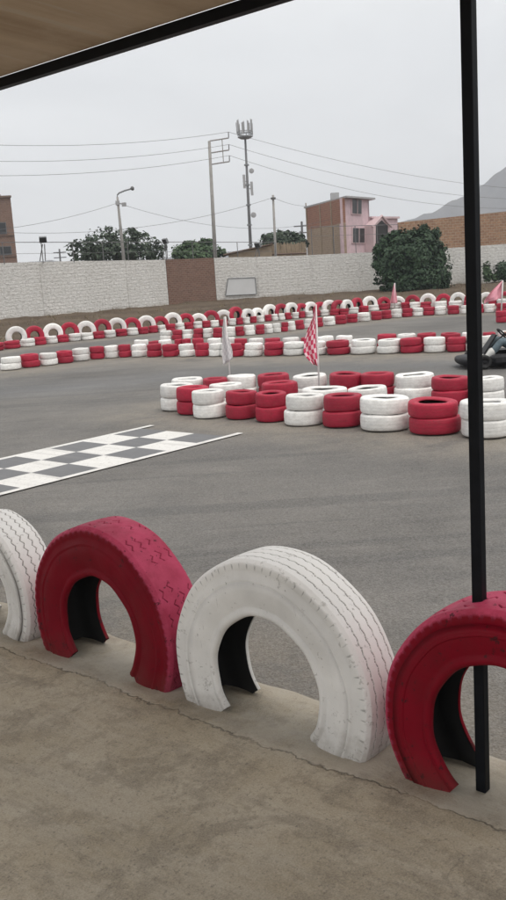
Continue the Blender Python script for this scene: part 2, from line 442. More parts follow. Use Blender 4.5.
def concrete():
    m = NT('trowelled concrete')
    v = m.coord()
    sp = m.n('ShaderNodeSeparateXYZ'); m.l(v, sp.inputs[0])
    big = m.noise(v, 0.8, 7, 0.62)
    c = m.ramp(big, [(0.36, (0.245, 0.199, 0.134)), (0.5, (0.375, 0.315, 0.226)), (0.64, (0.49, 0.425, 0.322))])
    st = m.n('ShaderNodeMapping'); st.inputs['Scale'].default_value = (3.0, 0.8, 1); st.inputs['Rotation'].default_value = (0, 0, math.radians(8)); m.l(v, st.inputs[0])
    s1 = m.noise(st.outputs[0], 2.2, 8, 0.7, 0.5)
    c = m.mix(m.math('MULTIPLY', m.ramp(s1, [(0.46, 0.0), (0.62, 1.0)]), 0.45), c, (0.47, 0.42, 0.34))
    s2 = m.noise(st.outputs[0], 5.0, 6, 0.7, 0.2)
    c = m.mix(m.math('MULTIPLY', m.ramp(s2, [(0.52, 0.0), (0.64, 1.0)]), 0.42), c, (0.15, 0.124, 0.09))
    pm = m.ramp(m.noise(v, 1.7, 9, 0.78, 0.3), [(0.42, 0.0), (0.60, 1.0)])
    c = m.mix(m.math('MULTIPLY', pm, 0.42), c, (0.46, 0.41, 0.335))
    pm2 = m.ramp(m.noise(v, 6.5, 8, 0.8), [(0.50, 0.0), (0.58, 1.0)])
    c = m.mix(m.math('MULTIPLY', pm2, 0.4), c, (0.145, 0.12, 0.09))
    bl = m.ramp(m.noise(v, 2.6, 8, 0.72, 0.8), [(0.54, 0.0), (0.62, 1.0)])
    c = m.mix(m.math('MULTIPLY', bl, 0.5), c, (0.16, 0.134, 0.10))
    spk = m.ramp(m.noise(v, 62, 3, 0.6), [(0.62, 0.0), (0.65, 1.0)])
    c = m.mix(m.math('MULTIPLY', spk, 0.42), c, (0.07, 0.06, 0.05))
    gr = m.noise(v, 160, 3, 0.6)
    c = m.mix(0.30, c, m.ramp(gr, [(0.3, (0.08, 0.067, 0.05)), (0.7, (0.46, 0.41, 0.335))]))
    # pour joint running along the tyre row, wandering a little, plus hairline cracks
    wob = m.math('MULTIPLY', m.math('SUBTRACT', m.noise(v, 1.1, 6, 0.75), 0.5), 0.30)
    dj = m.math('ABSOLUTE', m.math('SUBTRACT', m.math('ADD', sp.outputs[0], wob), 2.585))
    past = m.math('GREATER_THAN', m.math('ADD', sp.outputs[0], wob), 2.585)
    c = m.mix(m.math('MULTIPLY', past, m.ramp(m.noise(v, 3.5, 6, 0.7), [(0.35, 0.0), (0.62, 0.7)])), c, (0.45, 0.41, 0.35))  # separate pour; its paler tone imitates the open light beyond the roof
    j = m.ramp(dj, [(0.0, 0.9), (0.003, 0.55), (0.008, 0.0)])
    jb = m.ramp(m.noise(v, 2.3, 4), [(0.36, 0.15), (0.55, 1.0)])
    j = m.math('MULTIPLY', j, jb)
    dv = m.n('ShaderNodeVectorMath', _operation='ADD')
    nzc = m.n('ShaderNodeTexNoise', Scale=1.7, Detail=6.0); m.l(v, nzc.inputs['Vector'])
    m.l(v, dv.inputs[0]); m.l(nzc.outputs['Color'], dv.inputs[1])
    cr = m.n('ShaderNodeTexVoronoi', _feature='DISTANCE_TO_EDGE', Scale=0.75); m.l(dv.outputs[0], cr.inputs['Vector'])
    ck = m.math('MULTIPLY', m.ramp(cr.outputs['Distance'], [(0.0, 1.0), (0.003, 0.0)]), m.ramp(m.noise(v, 1.0, 3), [(0.55, 0.0), (0.66, 0.45)]))
    jj = m.math('MAXIMUM', m.math('MULTIPLY', j, 0.8), m.math('MULTIPLY', ck, 0.45))
    c = m.mix(jj, c, (0.045, 0.038, 0.03))
    m.base(c).rough(m.ramp(m.noise(v, 3, 5), [(0.3, 0.68), (0.7, 0.92)])).spec(0.3)
    h = m.math('ADD', m.math('MULTIPLY', s2, 0.8), m.math('MULTIPLY', m.noise(v, 30, 5, 0.7), 0.7))
    m.bump(m.math('SUBTRACT', h, m.math('MULTIPLY', jj, 2.0)), 0.5, 0.012)
    return m.mat


def dirt():
    m = NT('dry brown earth')
    v = m.coord()
    c = m.ramp(m.noise(v, 0.35, 7, 0.65), [(0.3, (0.075, 0.056, 0.042)), (0.7, (0.155, 0.120, 0.088))])
    c = m.mix(m.ramp(m.noise(v, 3.5, 6, 0.75), [(0.52, 0.0), (0.66, 0.8)]), c, (0.07, 0.055, 0.042))
    c = m.mix(m.ramp(m.noise(v, 9, 4, 0.7), [(0.60, 0.0), (0.68, 0.5)]), c, (0.25, 0.21, 0.165))
    m.base(c).rough(0.95).spec(0.1)
    m.bump(m.noise(v, 6, 6, 0.7), 0.9, 0.08)
    return m.mat


def track_paint(name, col, amount):
    m = NT(name)
    v = m.coord()
    c = m.ramp(m.noise(v, 2.0, 6, 0.7), [(0.3, tuple(x * 0.86 for x in col)), (0.7, col)])
    w = m.ramp(m.noise(v, 22, 8, 0.82), [(0.55, 0.0), (0.61, 1.0)])
    c = m.mix(m.math('MULTIPLY', w, amount), c, (0.21, 0.205, 0.20))
    st = m.n('ShaderNodeMapping'); st.inputs['Scale'].default_value = (7, 0.4, 1); m.l(v, st.inputs[0])
    c = m.mix(m.math('MULTIPLY', m.ramp(m.noise(st.outputs[0], 1.2, 5), [(0.5, 0.0), (0.7, 1.0)]), 0.3), c, (0.25, 0.245, 0.24))
    m.base(c).rough(0.75).spec(0.3)
    m.bump(m.noise(v, 90, 4, 0.7), 0.3, 0.006)
    return m.mat


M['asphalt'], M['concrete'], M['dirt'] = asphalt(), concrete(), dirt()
M['track_white'] = track_paint('worn white track paint', (0.74, 0.73, 0.71), 0.45)
M['track_grey'] = track_paint('faded grey track paint', (0.165, 0.168, 0.176), 0.35)


def roof_mat():
    m = NT('stained brown roof board')
    v = m.coord()
    st = m.n('ShaderNodeMapping'); st.inputs['Scale'].default_value = (0.35, 5.0, 1); m.l(v, st.inputs[0])
    c = m.ramp(m.noise(st.outputs[0], 1.0, 6, 0.65), [(0.3, (0.36, 0.27, 0.19)), (0.7, (0.55, 0.44, 0.33))])
    c = m.mix(m.ramp(m.noise(v, 1.2, 6, 0.7), [(0.42, 0.0), (0.7, 0.7)]), c, (0.60, 0.50, 0.40))
    c = m.mix(m.ramp(m.noise(st.outputs[0], 4.0, 4), [(0.62, 0.0), (0.68, 0.5)]), c, (0.5, 0.45, 0.38))
    m.base(c).rough(0.85).spec(0.2)
    m.bump(m.noise(st.outputs[0], 8, 4), 0.3, 0.01)
    return m.mat


M['roof'] = roof_mat()
m_ = NT('mountain rock')
_v = m_.coord()
m_.base(m_.ramp(m_.noise(_v, 0.012, 8, 0.65), [(0.3, (0.10, 0.09, 0.085)), (0.7, (0.21, 0.19, 0.175))])).rough(0.95).spec(0.1)
m_.bump(m_.noise(_v, 0.03, 8, 0.7), 1.0, 12)
M['mountain'] = m_.mat

HAZE, SUNROT, SUNE, CLOUD, EXPO = 0.00050, 138.0, 1.5, 9.6, 0.36

# ------------------------------------------------------------------ painted tyre barriers (measured ground positions, metres)
# row: (colour, image column used only to word the label, x, y, radius[, top height])
ROWS = {
    'F': [
        ('w', 179, -1.104, 14.255, 0.276), ('r', 194, -0.836, 13.731, 0.255), ('w', 211, -0.572, 13.260, 0.249), ('r', 242, -0.124, 12.967, 0.229), ('r', 272, 0.290, 12.560, 0.226), ('w', 305, 0.709, 12.114, 0.272), ('r', 343, 1.176, 11.780, 0.260), ('w', 386, 1.657, 11.349, 0.307), ('r', 436, 2.185, 10.912, 0.310), ('w', 487, 2.690, 10.471, 0.293), ('r', 537, 3.158, 10.138, 0.276),
    ],
    'M_top': [
        ('w', 224, -0.370, 13.962, 0.263), ('r', 280, 0.455, 13.609, 0.272), ('w', 322, 1.002, 12.633, 0.320), ('w', 369, 1.627, 12.527, 0.278),
    ],
    'B_top': [
        ('w', 188, -0.959, 14.846, 0.258), ('r', 215, -0.525, 14.682, 0.202), ('w', 242, -0.097, 14.795, 0.237), ('r', 274, 0.405, 14.767, 0.260), ('w', 308, 0.935, 14.356, 0.271), ('r', 345, 1.473, 14.105, 0.254), ('r', 378, 1.951, 13.927, 0.251), ('w', 413, 2.427, 13.609, 0.295), ('r', 450, 2.845, 13.034, 0.273), ('w', 486, 3.273, 12.724, 0.242), ('r', 521, 3.660, 12.425, 0.244),
    ],
    'C': [
        ('r', -9, -6.366, 23.122, 0.223), ('w', 11, -5.915, 23.321, 0.259), ('r', 31, -5.491, 23.682, 0.236), ('w', 49, -5.095, 23.970, 0.233), ('r', 65, -4.725, 24.256, 0.217), ('w', 81, -4.380, 24.641, 0.227), ('r', 98, -3.977, 24.854, 0.195), ('w', 112, -3.593, 24.908, 0.189), ('r', 126, -3.228, 24.864, 0.175), ('w', 139, -2.847, 24.725, 0.201), ('r', 155, -2.407, 24.384, 0.198), ('r', 171, -1.963, 24.108, 0.209), ('w', 188, -1.517, 23.831, 0.199), ('r', 202, -1.127, 23.558, 0.176), ('w', 216, -0.772, 23.314, 0.168), ('w', 227, -0.504, 23.135, 0.151), ('r', 237, -0.246, 22.894, 0.175), ('w', 254, 0.161, 22.667, 0.229), ('r', 274, 0.652, 22.474, 0.234), ('w', 294, 1.128, 22.238, 0.259), ('w', 316, 1.636, 21.972, 0.264), ('r', 339, 2.147, 21.715, 0.276), ('w', 363, 2.688, 21.473, 0.290), ('w', 389, 3.242, 21.198, 0.270), ('r', 412, 3.719, 20.964, 0.257), ('w', 435, 4.193, 20.719, 0.239), ('r', 457, 4.629, 20.524, 0.203), ('w', 473, 4.962, 20.371, 0.160), ('w', 489, 5.261, 20.242, 0.156), ('w', 504, 5.557, 20.121, 0.161), ('r', 520, 5.885, 20.014, 0.180),
    ],
    'C2_top': [
        ('w', 141, -2.847, 25.417, 0.206), ('r', 153, -2.471, 24.987, 0.157), ('w', 166, -2.136, 24.906, 0.178), ('r', 179, -1.769, 24.751, 0.112), ('r', 187, -1.547, 24.657, 0.126), ('r', 198, -1.239, 24.553, 0.160), ('w', 213, -0.846, 24.400, 0.190), ('w', 228, -0.462, 24.094, 0.168), ('r', 240, -0.135, 23.726, 0.173), ('w', 256, 0.260, 23.387, 0.193), ('r', 273, 0.668, 23.053, 0.194), ('w', 291, 1.100, 22.767, 0.217), ('r', 307, 1.484, 22.546, 0.184), ('w', 325, 1.903, 22.365, 0.207), ('w', 344, 2.336, 22.157, 0.198), ('r', 386, 3.263, 21.741, 0.221), ('w', 407, 3.716, 21.509, 0.222), ('r', 426, 4.120, 21.292, 0.224), ('r', 450, 4.614, 21.040, 0.232), ('w', 473, 5.051, 20.771, 0.216), ('r', 490, 5.387, 20.573, 0.151), ('w', 506, 5.710, 20.486, 0.179),
    ],
    'D': [
        ('r', -4, -8.286, 30.926, 0.281), ('r', 12, -7.862, 31.469, 0.275), ('w', 28, -7.459, 32.022, 0.241), ('r', 40, -7.115, 32.435, 0.214), ('w', 52, -6.808, 32.900, 0.210), ('r', 63, -6.449, 33.115, 0.205), ('w', 75, -6.094, 33.390, 0.219), ('w', 88, -5.668, 33.586, 0.218), ('r', 99, -5.289, 33.830, 0.205), ('w', 110, -4.944, 34.115, 0.218), ('r', 122, -4.546, 34.436, 0.209), ('w', 133, -4.159, 34.674, 0.212), ('r', 144, -3.791, 34.964, 0.185), ('r', 153, -3.464, 35.257, 0.181), ('w', 162, -3.146, 35.456, 0.167), ('r', 171, -2.828, 35.695, 0.175), ('w', 180, -2.481, 35.930, 0.175), ('r', 189, -2.156, 36.151, 0.166), ('w', 198, -1.830, 36.380, 0.173), ('r', 206, -1.503, 36.545, 0.162), ('w', 215, -1.179, 36.633, 0.171), ('r', 224, -0.835, 36.759, 0.165), ('w', 232, -0.502, 36.904, 0.158), ('r', 240, -0.202, 37.060, 0.144), ('w', 247, 0.067, 37.271, 0.140), ('r', 254, 0.354, 37.607, 0.140), ('w', 261, 0.652, 37.923, 0.146), ('r', 268, 0.962, 38.148, 0.139), ('w', 275, 1.244, 38.319, 0.142), ('w', 282, 1.536, 38.495, 0.140), ('r', 289, 1.819, 38.588, 0.137), ('w', 295, 2.106, 38.826, 0.141), ('r', 302, 2.391, 39.053, 0.137), ('w', 309, 2.712, 39.242, 0.162), ('r', 316, 3.023, 39.398, 0.155), ('w', 325, 3.378, 39.501, 0.195), ('r', 335, 3.792, 39.448, 0.196), ('r', 344, 4.192, 39.457, 0.201), ('w', 354, 4.661, 39.974, 0.211), ('r', 364, 5.162, 40.512, 0.214), ('w', 374, 5.679, 41.034, 0.224), ('r', 384, 6.178, 41.440, 0.224), ('w', 395, 6.740, 41.805, 0.235), ('r', 406, 7.168, 41.508, 0.212), ('w', 415, 7.502, 41.111, 0.223), ('r', 426, 7.877, 40.684, 0.239), ('w', 441, 8.430, 40.209, 0.264), ('w', 456, 8.962, 39.737, 0.278), ('r', 470, 9.488, 39.408, 0.253), ('r', 493, 10.332, 38.985, 0.172), ('w', 502, 10.705, 38.865, 0.217),
    ],
    'G': [
        ('w', 166, -2.606, 30.628, 0.195), ('r', 177, -2.235, 30.552, 0.174), ('w', 188, -1.885, 30.527, 0.172), ('r', 198, -1.542, 30.472, 0.163), ('w', 208, -1.216, 30.423, 0.163), ('r', 218, -0.902, 30.243, 0.156), ('w', 230, -0.498, 30.279, 0.176), ('r', 240, -0.171, 30.330, 0.146), ('w', 250, 0.145, 30.369, 0.168), ('r', 260, 0.478, 30.500, 0.151), ('w', 269, 0.773, 30.720, 0.141), ('w', 277, 1.044, 30.841, 0.132), ('r', 285, 1.299, 31.014, 0.126), ('w', 292, 1.558, 31.335, 0.130), ('r', 300, 1.865, 31.675, 0.150), ('w', 309, 2.184, 32.045, 0.149), ('r', 318, 2.529, 32.404, 0.184), ('w', 330, 2.973, 32.809, 0.198), ('r', 341, 3.395, 33.165, 0.208), ('r', 352, 3.840, 33.576, 0.206), ('w', 364, 4.309, 33.910, 0.225), ('r', 377, 4.819, 34.251, 0.199), ('r', 386, 5.230, 34.575, 0.199), ('w', 397, 5.652, 34.839, 0.192), ('r', 407, 6.062, 34.931, 0.199), ('w', 417, 6.463, 35.026, 0.206), ('r', 429, 6.893, 35.023, 0.213), ('w', 441, 7.318, 34.920, 0.219), ('r', 454, 7.752, 34.749, 0.218), ('w', 465, 8.167, 34.632, 0.183), ('w', 474, 8.484, 34.576, 0.121), ('r', 481, 8.699, 34.458, 0.121), ('w', 490, 9.024, 34.381, 0.199), ('r', 502, 9.398, 34.129, 0.217),
    ],
    'S': [
        ('r', 502, 7.893, 28.700, 0.188),
    ],
    'E': [
        ('r', -7, -8.417, 31.389, 0.287, 0.689), ('w', 15, -7.822, 32.045, 0.320, 0.707), ('r', 33, -7.340, 32.632, 0.296, 0.644), ('w', 52, -6.824, 33.311, 0.325, 0.661), ('r', 69, -6.297, 33.657, 0.292, 0.663), ('w', 85, -5.748, 33.975, 0.309, 0.659), ('r', 101, -5.222, 34.297, 0.275, 0.672), ('w', 116, -4.730, 34.701, 0.292, 0.676), ('r', 131, -4.216, 35.049, 0.274, 0.642), ('w', 146, -3.709, 35.411, 0.287, 0.652), ('r', 159, -3.231, 35.767, 0.258, 0.602), ('w', 172, -2.761, 36.101, 0.272, 0.663), ('r', 185, -2.282, 36.421, 0.254, 0.621), ('w', 198, -1.805, 36.754, 0.270, 0.579), ('r', 210, -1.313, 36.956, 0.251, 0.621), ('w', 223, -0.819, 37.118, 0.258, 0.610), ('r', 235, -0.350, 37.313, 0.226, 0.685), ('w', 247, 0.117, 37.623, 0.228, 0.578), ('w', 257, 0.525, 38.086, 0.205, 0.566), ('w', 269, 1.049, 38.509, 0.238, 0.659), ('r', 280, 1.516, 38.791, 0.217, 0.646), ('w', 291, 1.958, 38.994, 0.232, 0.655), ('r', 301, 2.390, 39.345, 0.201, 0.606), ('w', 310, 2.800, 39.615, 0.209, 0.610), ('r', 319, 3.214, 39.802, 0.197, 0.580), ('w', 329, 3.616, 39.870, 0.190, 0.627), ('r', 338, 3.994, 39.844, 0.190, 0.614), ('w', 346, 4.380, 39.984, 0.217, 0.613), ('r', 357, 4.878, 40.531, 0.241, 0.644), ('w', 369, 5.528, 41.213, 0.289, 0.639), ('r', 383, 6.224, 41.826, 0.307, 0.570), ('w', 398, 6.926, 42.159, 0.333, 0.549), ('r', 412, 7.491, 41.644, 0.335, 0.555), ('w', 428, 8.064, 41.043, 0.341, 0.589), ('r', 444, 8.641, 40.576, 0.322, 0.590), ('w', 458, 9.176, 40.138, 0.313, 0.597), ('r', 473, 9.701, 39.790, 0.298, 0.583), ('w', 486, 10.205, 39.485, 0.288, 0.556), ('r', 505, 10.922, 39.237, 0.286, 0.537),
    ],
}

ORD = ['first', 'second', 'third', 'fourth', 'fifth', 'sixth', 'seventh', 'eighth', 'ninth', 'tenth', 'eleventh', 'twelfth', 'thirteenth']
MARKS = [(124, 'street lamp'), (192, 'brown brick panel'), (227, 'white flag'), (316, 'chequered flag'), (411, 'round bush'), (474, 'black post')]


def wording(cols):
    """for each column: how to find it, counted from the nearest landmark"""
    res = []
    for c in cols:
        mx, nm = min(MARKS, key=lambda q: abs(q[0] - c))
        if c < mx:
            k = sum(1 for q in cols if c < q < mx); res.append(f'{ORD[k]} left of the {nm}')
        else:
            k = sum(1 for q in cols if mx <= q < c); res.append(f'{ORD[k]} right of the {nm}')
    return res


def tyre_mesh(name, seed, segs=48, bead=.575):
    prof = [(.575, .86), (.60, .93), (.67, .97), (.78, 1.0), (.88, .99), (.945, .955), (.978, .885), (.992, .78), (1.0, .5), (.992, .22), (.978, .115), (.945, .045), (.88, .01),
            (.78, 0.0), (.67, .025), (.60, .07), (.575, .14), (.60, .2), (.78, .2), (.90, .34), (.92, .5), (.90, .66), (.78, .8), (.60, .8)]
    sc_ = (1 - bead) / .425
    prof = [(1 - (1 - r) * sc_ if r < .95 else r, z) for r, z in prof]
    n = len(prof); vs = []; fs = []; mi = []
    for i in range(segs):
        a = 2 * math.pi * i / segs
        ca, sa = math.cos(a), math.sin(a)
        w = 1 + 0.035 * noise.noise((ca * 1.1 + seed * 9, sa * 1.1, 0.3))
        dz = 0.06 * noise.noise((ca * .9 + seed * 5, sa * .9, 4.3))
        for k, (r, z) in enumerate(prof):
            rr = r * w
            vs.append((rr * ca, rr * sa, z + dz * (1 if z > .5 else 0.4)))
    for i in range(segs):
        j = (i + 1) % segs
        for k in range(n):
            k2 = (k + 1) % n
            fs.append((i * n + k, j * n + k, j * n + k2, i * n + k2)); mi.append(1 if 16 <= k <= 22 else 0)
    return vs, fs, mi


TYRES = {}
for col in ('red', 'white'):
    for s in range(4):
        vs, fs, mi = tyre_mesh('tyre', s + (10 if col == 'red' else 0))
        o = mesh_obj('painted_tyre', vs, fs, None, smooth=True, mats=[M[col], M['rubber']], midx=mi)
        TYRES[col, s] = o.data
        bpy.data.objects.remove(o)
    vs, fs, mi = tyre_mesh('tyre', 3, bead=.47)
    o = mesh_obj('upright_tyre', vs, fs, None, smooth=True, mats=[M[col], M['rubber']], midx=mi)
    TYRES[col, 'upright'] = o.data
    bpy.data.objects.remove(o)


def place_tyre(name, col, loc, R, t, rot, label, group):
    o = bpy.data.objects.new(name, TYRES[col, 'upright' if name == 'upright_tyre' else random.randrange(4)])
    C.objects.link(o)
    o.location = loc; o.rotation_euler = rot; o.scale = (R, R, t)
    tag(o, label, 'tyre', group)
    return o


LOOSE = []     # (mesh, matrix) of the hidden or tiniest tyres that become one mass
CN = {'r': 'red', 'w': 'white'}
SPEC = {   # row key: tyre thickness, label tail, group
    'F': (.195, 'nearest cluster front', 'tyres stacked in the nearest cluster'),
    'M_top': (.195, 'nearest cluster middle', 'tyres stacked in the nearest cluster'),
    'B_top': (.195, 'nearest cluster back', 'tyres stacked in the nearest cluster'),
    'C': (.158, 'middle barrier front', 'tyres stacked in the middle barrier'),
    'C2_top': (.187, 'middle barrier back', 'tyres stacked in the middle barrier'),
    'G': (.152, 'inner far barrier', 'tyres stacked in the inner far barrier'),
    'D': (.128, 'outermost barrier', 'tyres stacked along the outermost far barrier'),
    'S': (.172, 'low stack beside pink pennant', 'tyres stacked in the inner far barrier'),
}
EDGE = {'F': 515, 'B_top': 508, 'M_top': 600, 'C': 500, 'C2_top': 507, 'D': 507, 'G': 507, 'S': 600}


def hidden_low(key):
    return key == 'C2_top'


for key, (t, tail, grp) in SPEC.items():
    L = [q for q in ROWS[key] if -4 <= q[1] <= EDGE[key]]
    words = wording([q[1] for q in L])
    for (c, px, x, y, R), wd in zip(L, words):
        col = CN[c]
        jx, jy = random.uniform(-.025, .025), random.uniform(-.025, .025)
        tiny = key == 'D' and 238 < px < 350
        low = ('painted_tyre', col, (x, y, 0.004), R, t, (0, 0, random.uniform(0, 6.28)))
        upp = ('painted_tyre', col, (x + jx, y + jy, 0.004 + t * .99), R * random.uniform(.94, 1.0), t * random.uniform(.92, 1.06),
               (random.uniform(-.035, .035), random.uniform(-.035, .035), random.uniform(0, 6.28)))
        for args, tier in ((low, 'lower'), (upp, 'upper')):
            if tiny or (tier == 'lower' and hidden_low(key)):
                LOOSE.append(args); continue
            place_tyre(*args, f'{tier} {col} tyre, stack {wd}, {tail}', grp)

mass = MB()
for nm, col, loc, R, t, rot in LOOSE:
    me = TYRES[col, 0]
    mt = Matrix.LocRotScale(Vector(loc), __import__('mathutils').Euler(rot), Vector((R, R, t)))
    mass.add([mt @ v.co for v in me.vertices], [tuple(p.vertices) for p in me.polygons], 0)
    idx = [(2 if p.material_index else (0 if col == 'red' else 1)) for p in me.polygons]
    mass.m[-len(idx):] = idx
mo = mass.build('far_tyre_mass', None, smooth=True, mats=[M['red'], M['white'], M['rubber']], fix=False)
tag(mo, 'small red and white tyres stacked deep inside the barriers', 'tyres', kind='stuff')

# the upright row behind the outermost stacks
L = [q for q in ROWS['E'] if q[1] > -6]
words = wording([q[1] for q in L])
for i, ((c, px, x, y, Rp, top), wd) in enumerate(zip(L, words)):
    col = CN[c]
    R = 0.36 if c == 'w' else 0.345
    th = 0.21
    a, b = L[max(0, i - 1)], L[min(len(L) - 1, i + 1)]
    base = math.atan2(b[3] - a[3], b[2] - a[2]) * .5
    cosv = min(1.0, Rp / R)
    turn = math.acos(cosv) if 230 < px < 362 else 0.0
    o = place_tyre('upright_tyre', col, (0, 0, 0), R, th, (0, 0, 0),
                   f'{col} upright tyre {wd}, standing before the white wall', 'tyres standing upright in the far row')
    # local z (axle) -> horizontal, along the row's normal
    yaw = base + turn * .5 + random.uniform(-.08, .08)
    ax = Vector((math.sin(yaw), -math.cos(yaw), 0))
    q = Vector((0, 0, 1)).rotation_difference(ax)
    o.rotation_mode = 'QUATERNION'; o.rotation_quaternion = q
    o.location = Vector((x, y, top - R + random.uniform(-.02, .02))) - ax * (th / 2)

# ------------------------------------------------------------------ half buried truck tyres at the kerb
def truck_tyre(name, s, zc, R, rim, col, wide, grooves, label, seed, rib_amp=.006, notch=.045, gdepth=.007, gwid=.0045, notchw=.16):
    f = R / 0.52
    hw = wide / 2
    SEG = 860
    # tread section: dense across the width
    side = [(-hw * .74, rim), (-hw * .80, rim - .004), (-hw * .90, rim + .002), (-hw * .955, rim + .012), (-hw * .95, rim + .026), (-hw * .865, rim + .033), (-hw * .90, rim + .045), (-hw * .985, rim + .08),
            (-hw * 1.02, rim + .115), (-hw * 1.025, rim + .15), (-hw * 1.0, R - .10), (-hw * 1.03, R - .094), (-hw * 1.03, R - .086), (-hw * .97, R - .080), (-hw * .975, R - .062), (-hw * .945, R - .055), (-hw * .975, R - .047), (-hw * .965, R - .028)]
    tr = []
    NT_ = 104
    for k in range(NT_ + 1):
        u = -1 + 2 * k / NT_
        w = u * hw * .955
        r = R - .006 * u * u - .012 * max(0, abs(u) - .86) / .14
        tr.append((w, r))
    prof = side + tr + [(-w, r) for w, r in reversed(side)]
    P = np.array(prof); n = len(prof)
    ns = len(side)
    lim = (SLAB - .12 - zc) / R
    a0 = math.asin(max(-1, lim))
    th = np.linspace(a0, math.pi - a0, SEG)
    W = np.repeat(P[None, :, 0], SEG, 0); Rr = np.repeat(P[None, :, 1], SEG, 0)
    T = np.repeat(th[:, None], n, 1)
    bare = np.zeros_like(W)
    istread = np.zeros(n, bool); istread[ns:ns + len(tr)] = True
    per = round(2 * math.pi * R / .046)
    ph = (T * per / (2 * math.pi)) % 1.0
    zig = np.abs(ph * 2 - 1) * 2 - 1          # triangle -1..1
    rng = np.random.RandomState(seed)
    for k, (gw, amp, brk) in enumerate(grooves):
        cen = gw * hw + amp * zig
        d = np.abs(W - cen)
        # paint fills the grooves in places
        cut = np.sin(T * (9 + 2 * k) + seed + k) + np.sin(T * (23 + 3 * k) + 2 * seed) > brk
        mask = (d < gwid) & istread[None, :] & cut
        Rr = np.where(mask, Rr - gdepth, Rr); bare = np.where(mask & (rng.rand(*W.shape) > .22), 1.0, bare)
    # shoulder notches
    sh = np.zeros(n, bool); sh[ns - 1:ns + 2] = True; sh[-(ns + 2):-(ns - 1)] = True
    nm = (((T * per / (2 * math.pi)) % 1.0) < notchw) & sh[None, :]
    Rr = np.where(nm, Rr - .0055, Rr); bare = np.where(nm & (np.abs(W) > hw * .94) & (rng.rand(*W.shape) > .3), .55, bare)
    # slight unevenness of a worn casing
    Rr = Rr + .003 * np.sin(T * 3 + seed) + .0015 * np.sin(T * 11 + seed * 2)
    X = Rr * np.cos(T); Z = Rr * np.sin(T); Y = W + .003 * np.sin(T * 4 + seed)
    verts = np.stack([Y, X, Z], -1).reshape(-1, 3)       # local x = across (n), y = along (s), z up
    ii, kk = np.meshgrid(np.arange(SEG - 1), np.arange(n - 1), indexing='ij')
    q0 = (ii * n + kk).ravel()
    faces = np.stack([q0, q0 + 1, q0 + n + 1, q0 + n], -1)
    me = bpy.data.meshes.new(name)
    me.vertices.add(len(verts)); me.vertices.foreach_set('co', verts.ravel())
    me.loops.add(faces.size); me.loops.foreach_set('vertex_index', faces.ravel().astype(np.int32))
    me.polygons.add(len(faces)); me.polygons.foreach_set('loop_start', np.arange(0, faces.size, 4, dtype=np.int32))
    me.update(calc_edges=True)
    me.polygons.foreach_set('use_smooth', np.ones(len(faces), bool))
    at_ = me.attributes.new('bare', 'FLOAT', 'POINT'); at_.data.foreach_set('value', bare.ravel().astype(np.float32))
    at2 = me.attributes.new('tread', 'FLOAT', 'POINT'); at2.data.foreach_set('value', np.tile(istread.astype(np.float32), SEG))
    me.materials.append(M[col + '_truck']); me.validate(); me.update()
    o = bpy.data.objects.new(name, me); C.objects.link(o)
    tag(o, label, 'tyre', 'truck tyres half buried along the kerb')
    o.rotation_euler = (0, 0, ROW)
    o.location = rowpt(2.69 + hw, s, zc)
    # unpainted inside of the casing
    ip = [(-hw * .735, rim + .001), (-hw * .76, rim + .03), (-hw * .88, rim + .09), (-hw * .90, R - .11), (-hw * .80, R - .05), (0, R - .04), (hw * .80, R - .05), (hw * .90, R - .11), (hw * .88, rim + .09), (hw * .76, rim + .03), (hw * .735, rim + .001)]
    mb = MB(); NI = 160; m2 = len(ip)
    vs = []; fs = []
    for i in range(NI):
        a = a0 + (math.pi - 2 * a0) * i / (NI - 1)
        for w, r in ip: vs.append((w, r * math.cos(a), r * math.sin(a)))
    for i in range(NI - 1):
        for k in range(m2 - 1):
            fs.append((i * m2 + k, i * m2 + k + 1, (i + 1) * m2 + k + 1, (i + 1) * m2 + k))
    mb.add(vs, fs).build('inner_liner', M['rubber'], o, smooth=True, fix=False)
    return o


Z4 = [(-.62, .006, -3), (-.22, .008, -3), (.18, .008, -3), (.58, .006, -3)]
truck_tyre('buried_tyre', 4.545, .313, .448, .25, 'white', .25, [(-.55, .006, -3), (-.12, .008, -3), (.32, .008, -3), (.72, .005, -3)],
           'white half buried truck tyre cut by the left edge of the photo', 1, gwid=.0028, gdepth=.006)
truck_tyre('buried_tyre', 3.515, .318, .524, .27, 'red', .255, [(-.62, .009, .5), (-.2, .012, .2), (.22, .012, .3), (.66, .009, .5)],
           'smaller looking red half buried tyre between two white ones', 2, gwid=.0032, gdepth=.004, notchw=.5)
truck_tyre('buried_tyre', 2.435, .312, .535, .285, 'white', .25, [(-.56, .003, -3), (-.16, .0035, -3), (.24, .0035, -3), (.64, .003, -3)],
           'white half buried truck tyre in the middle with whole arch showing', 3, gdepth=.005, gwid=.0026)
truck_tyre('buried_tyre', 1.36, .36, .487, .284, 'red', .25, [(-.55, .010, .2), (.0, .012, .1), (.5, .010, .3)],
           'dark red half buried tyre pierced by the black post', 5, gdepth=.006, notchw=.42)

# ------------------------------------------------------------------ ground, track, kerb slab
def poly_dist(P, line):
    """distance of points P (N,2) to a polyline"""
    best = np.full(len(P), 1e9)
    for a, b in zip(line[:-1], line[1:]):
        a = np.array(a); b = np.array(b); ab = b - a
        t = np.clip(((P - a) @ ab) / (ab @ ab), 0, 1)
        best = np.minimum(best, np.linalg.norm(P - (a + t[:, None] * ab), axis=1))
    return best


gr = mesh_obj('ground', [(-3000, -400, -.05), (3000, -400, -.05), (3000, 3200, -.05), (-3000, 3200, -.05)], [(0, 1, 2, 3)], M['dirt'])
tag(gr, kind='structure')

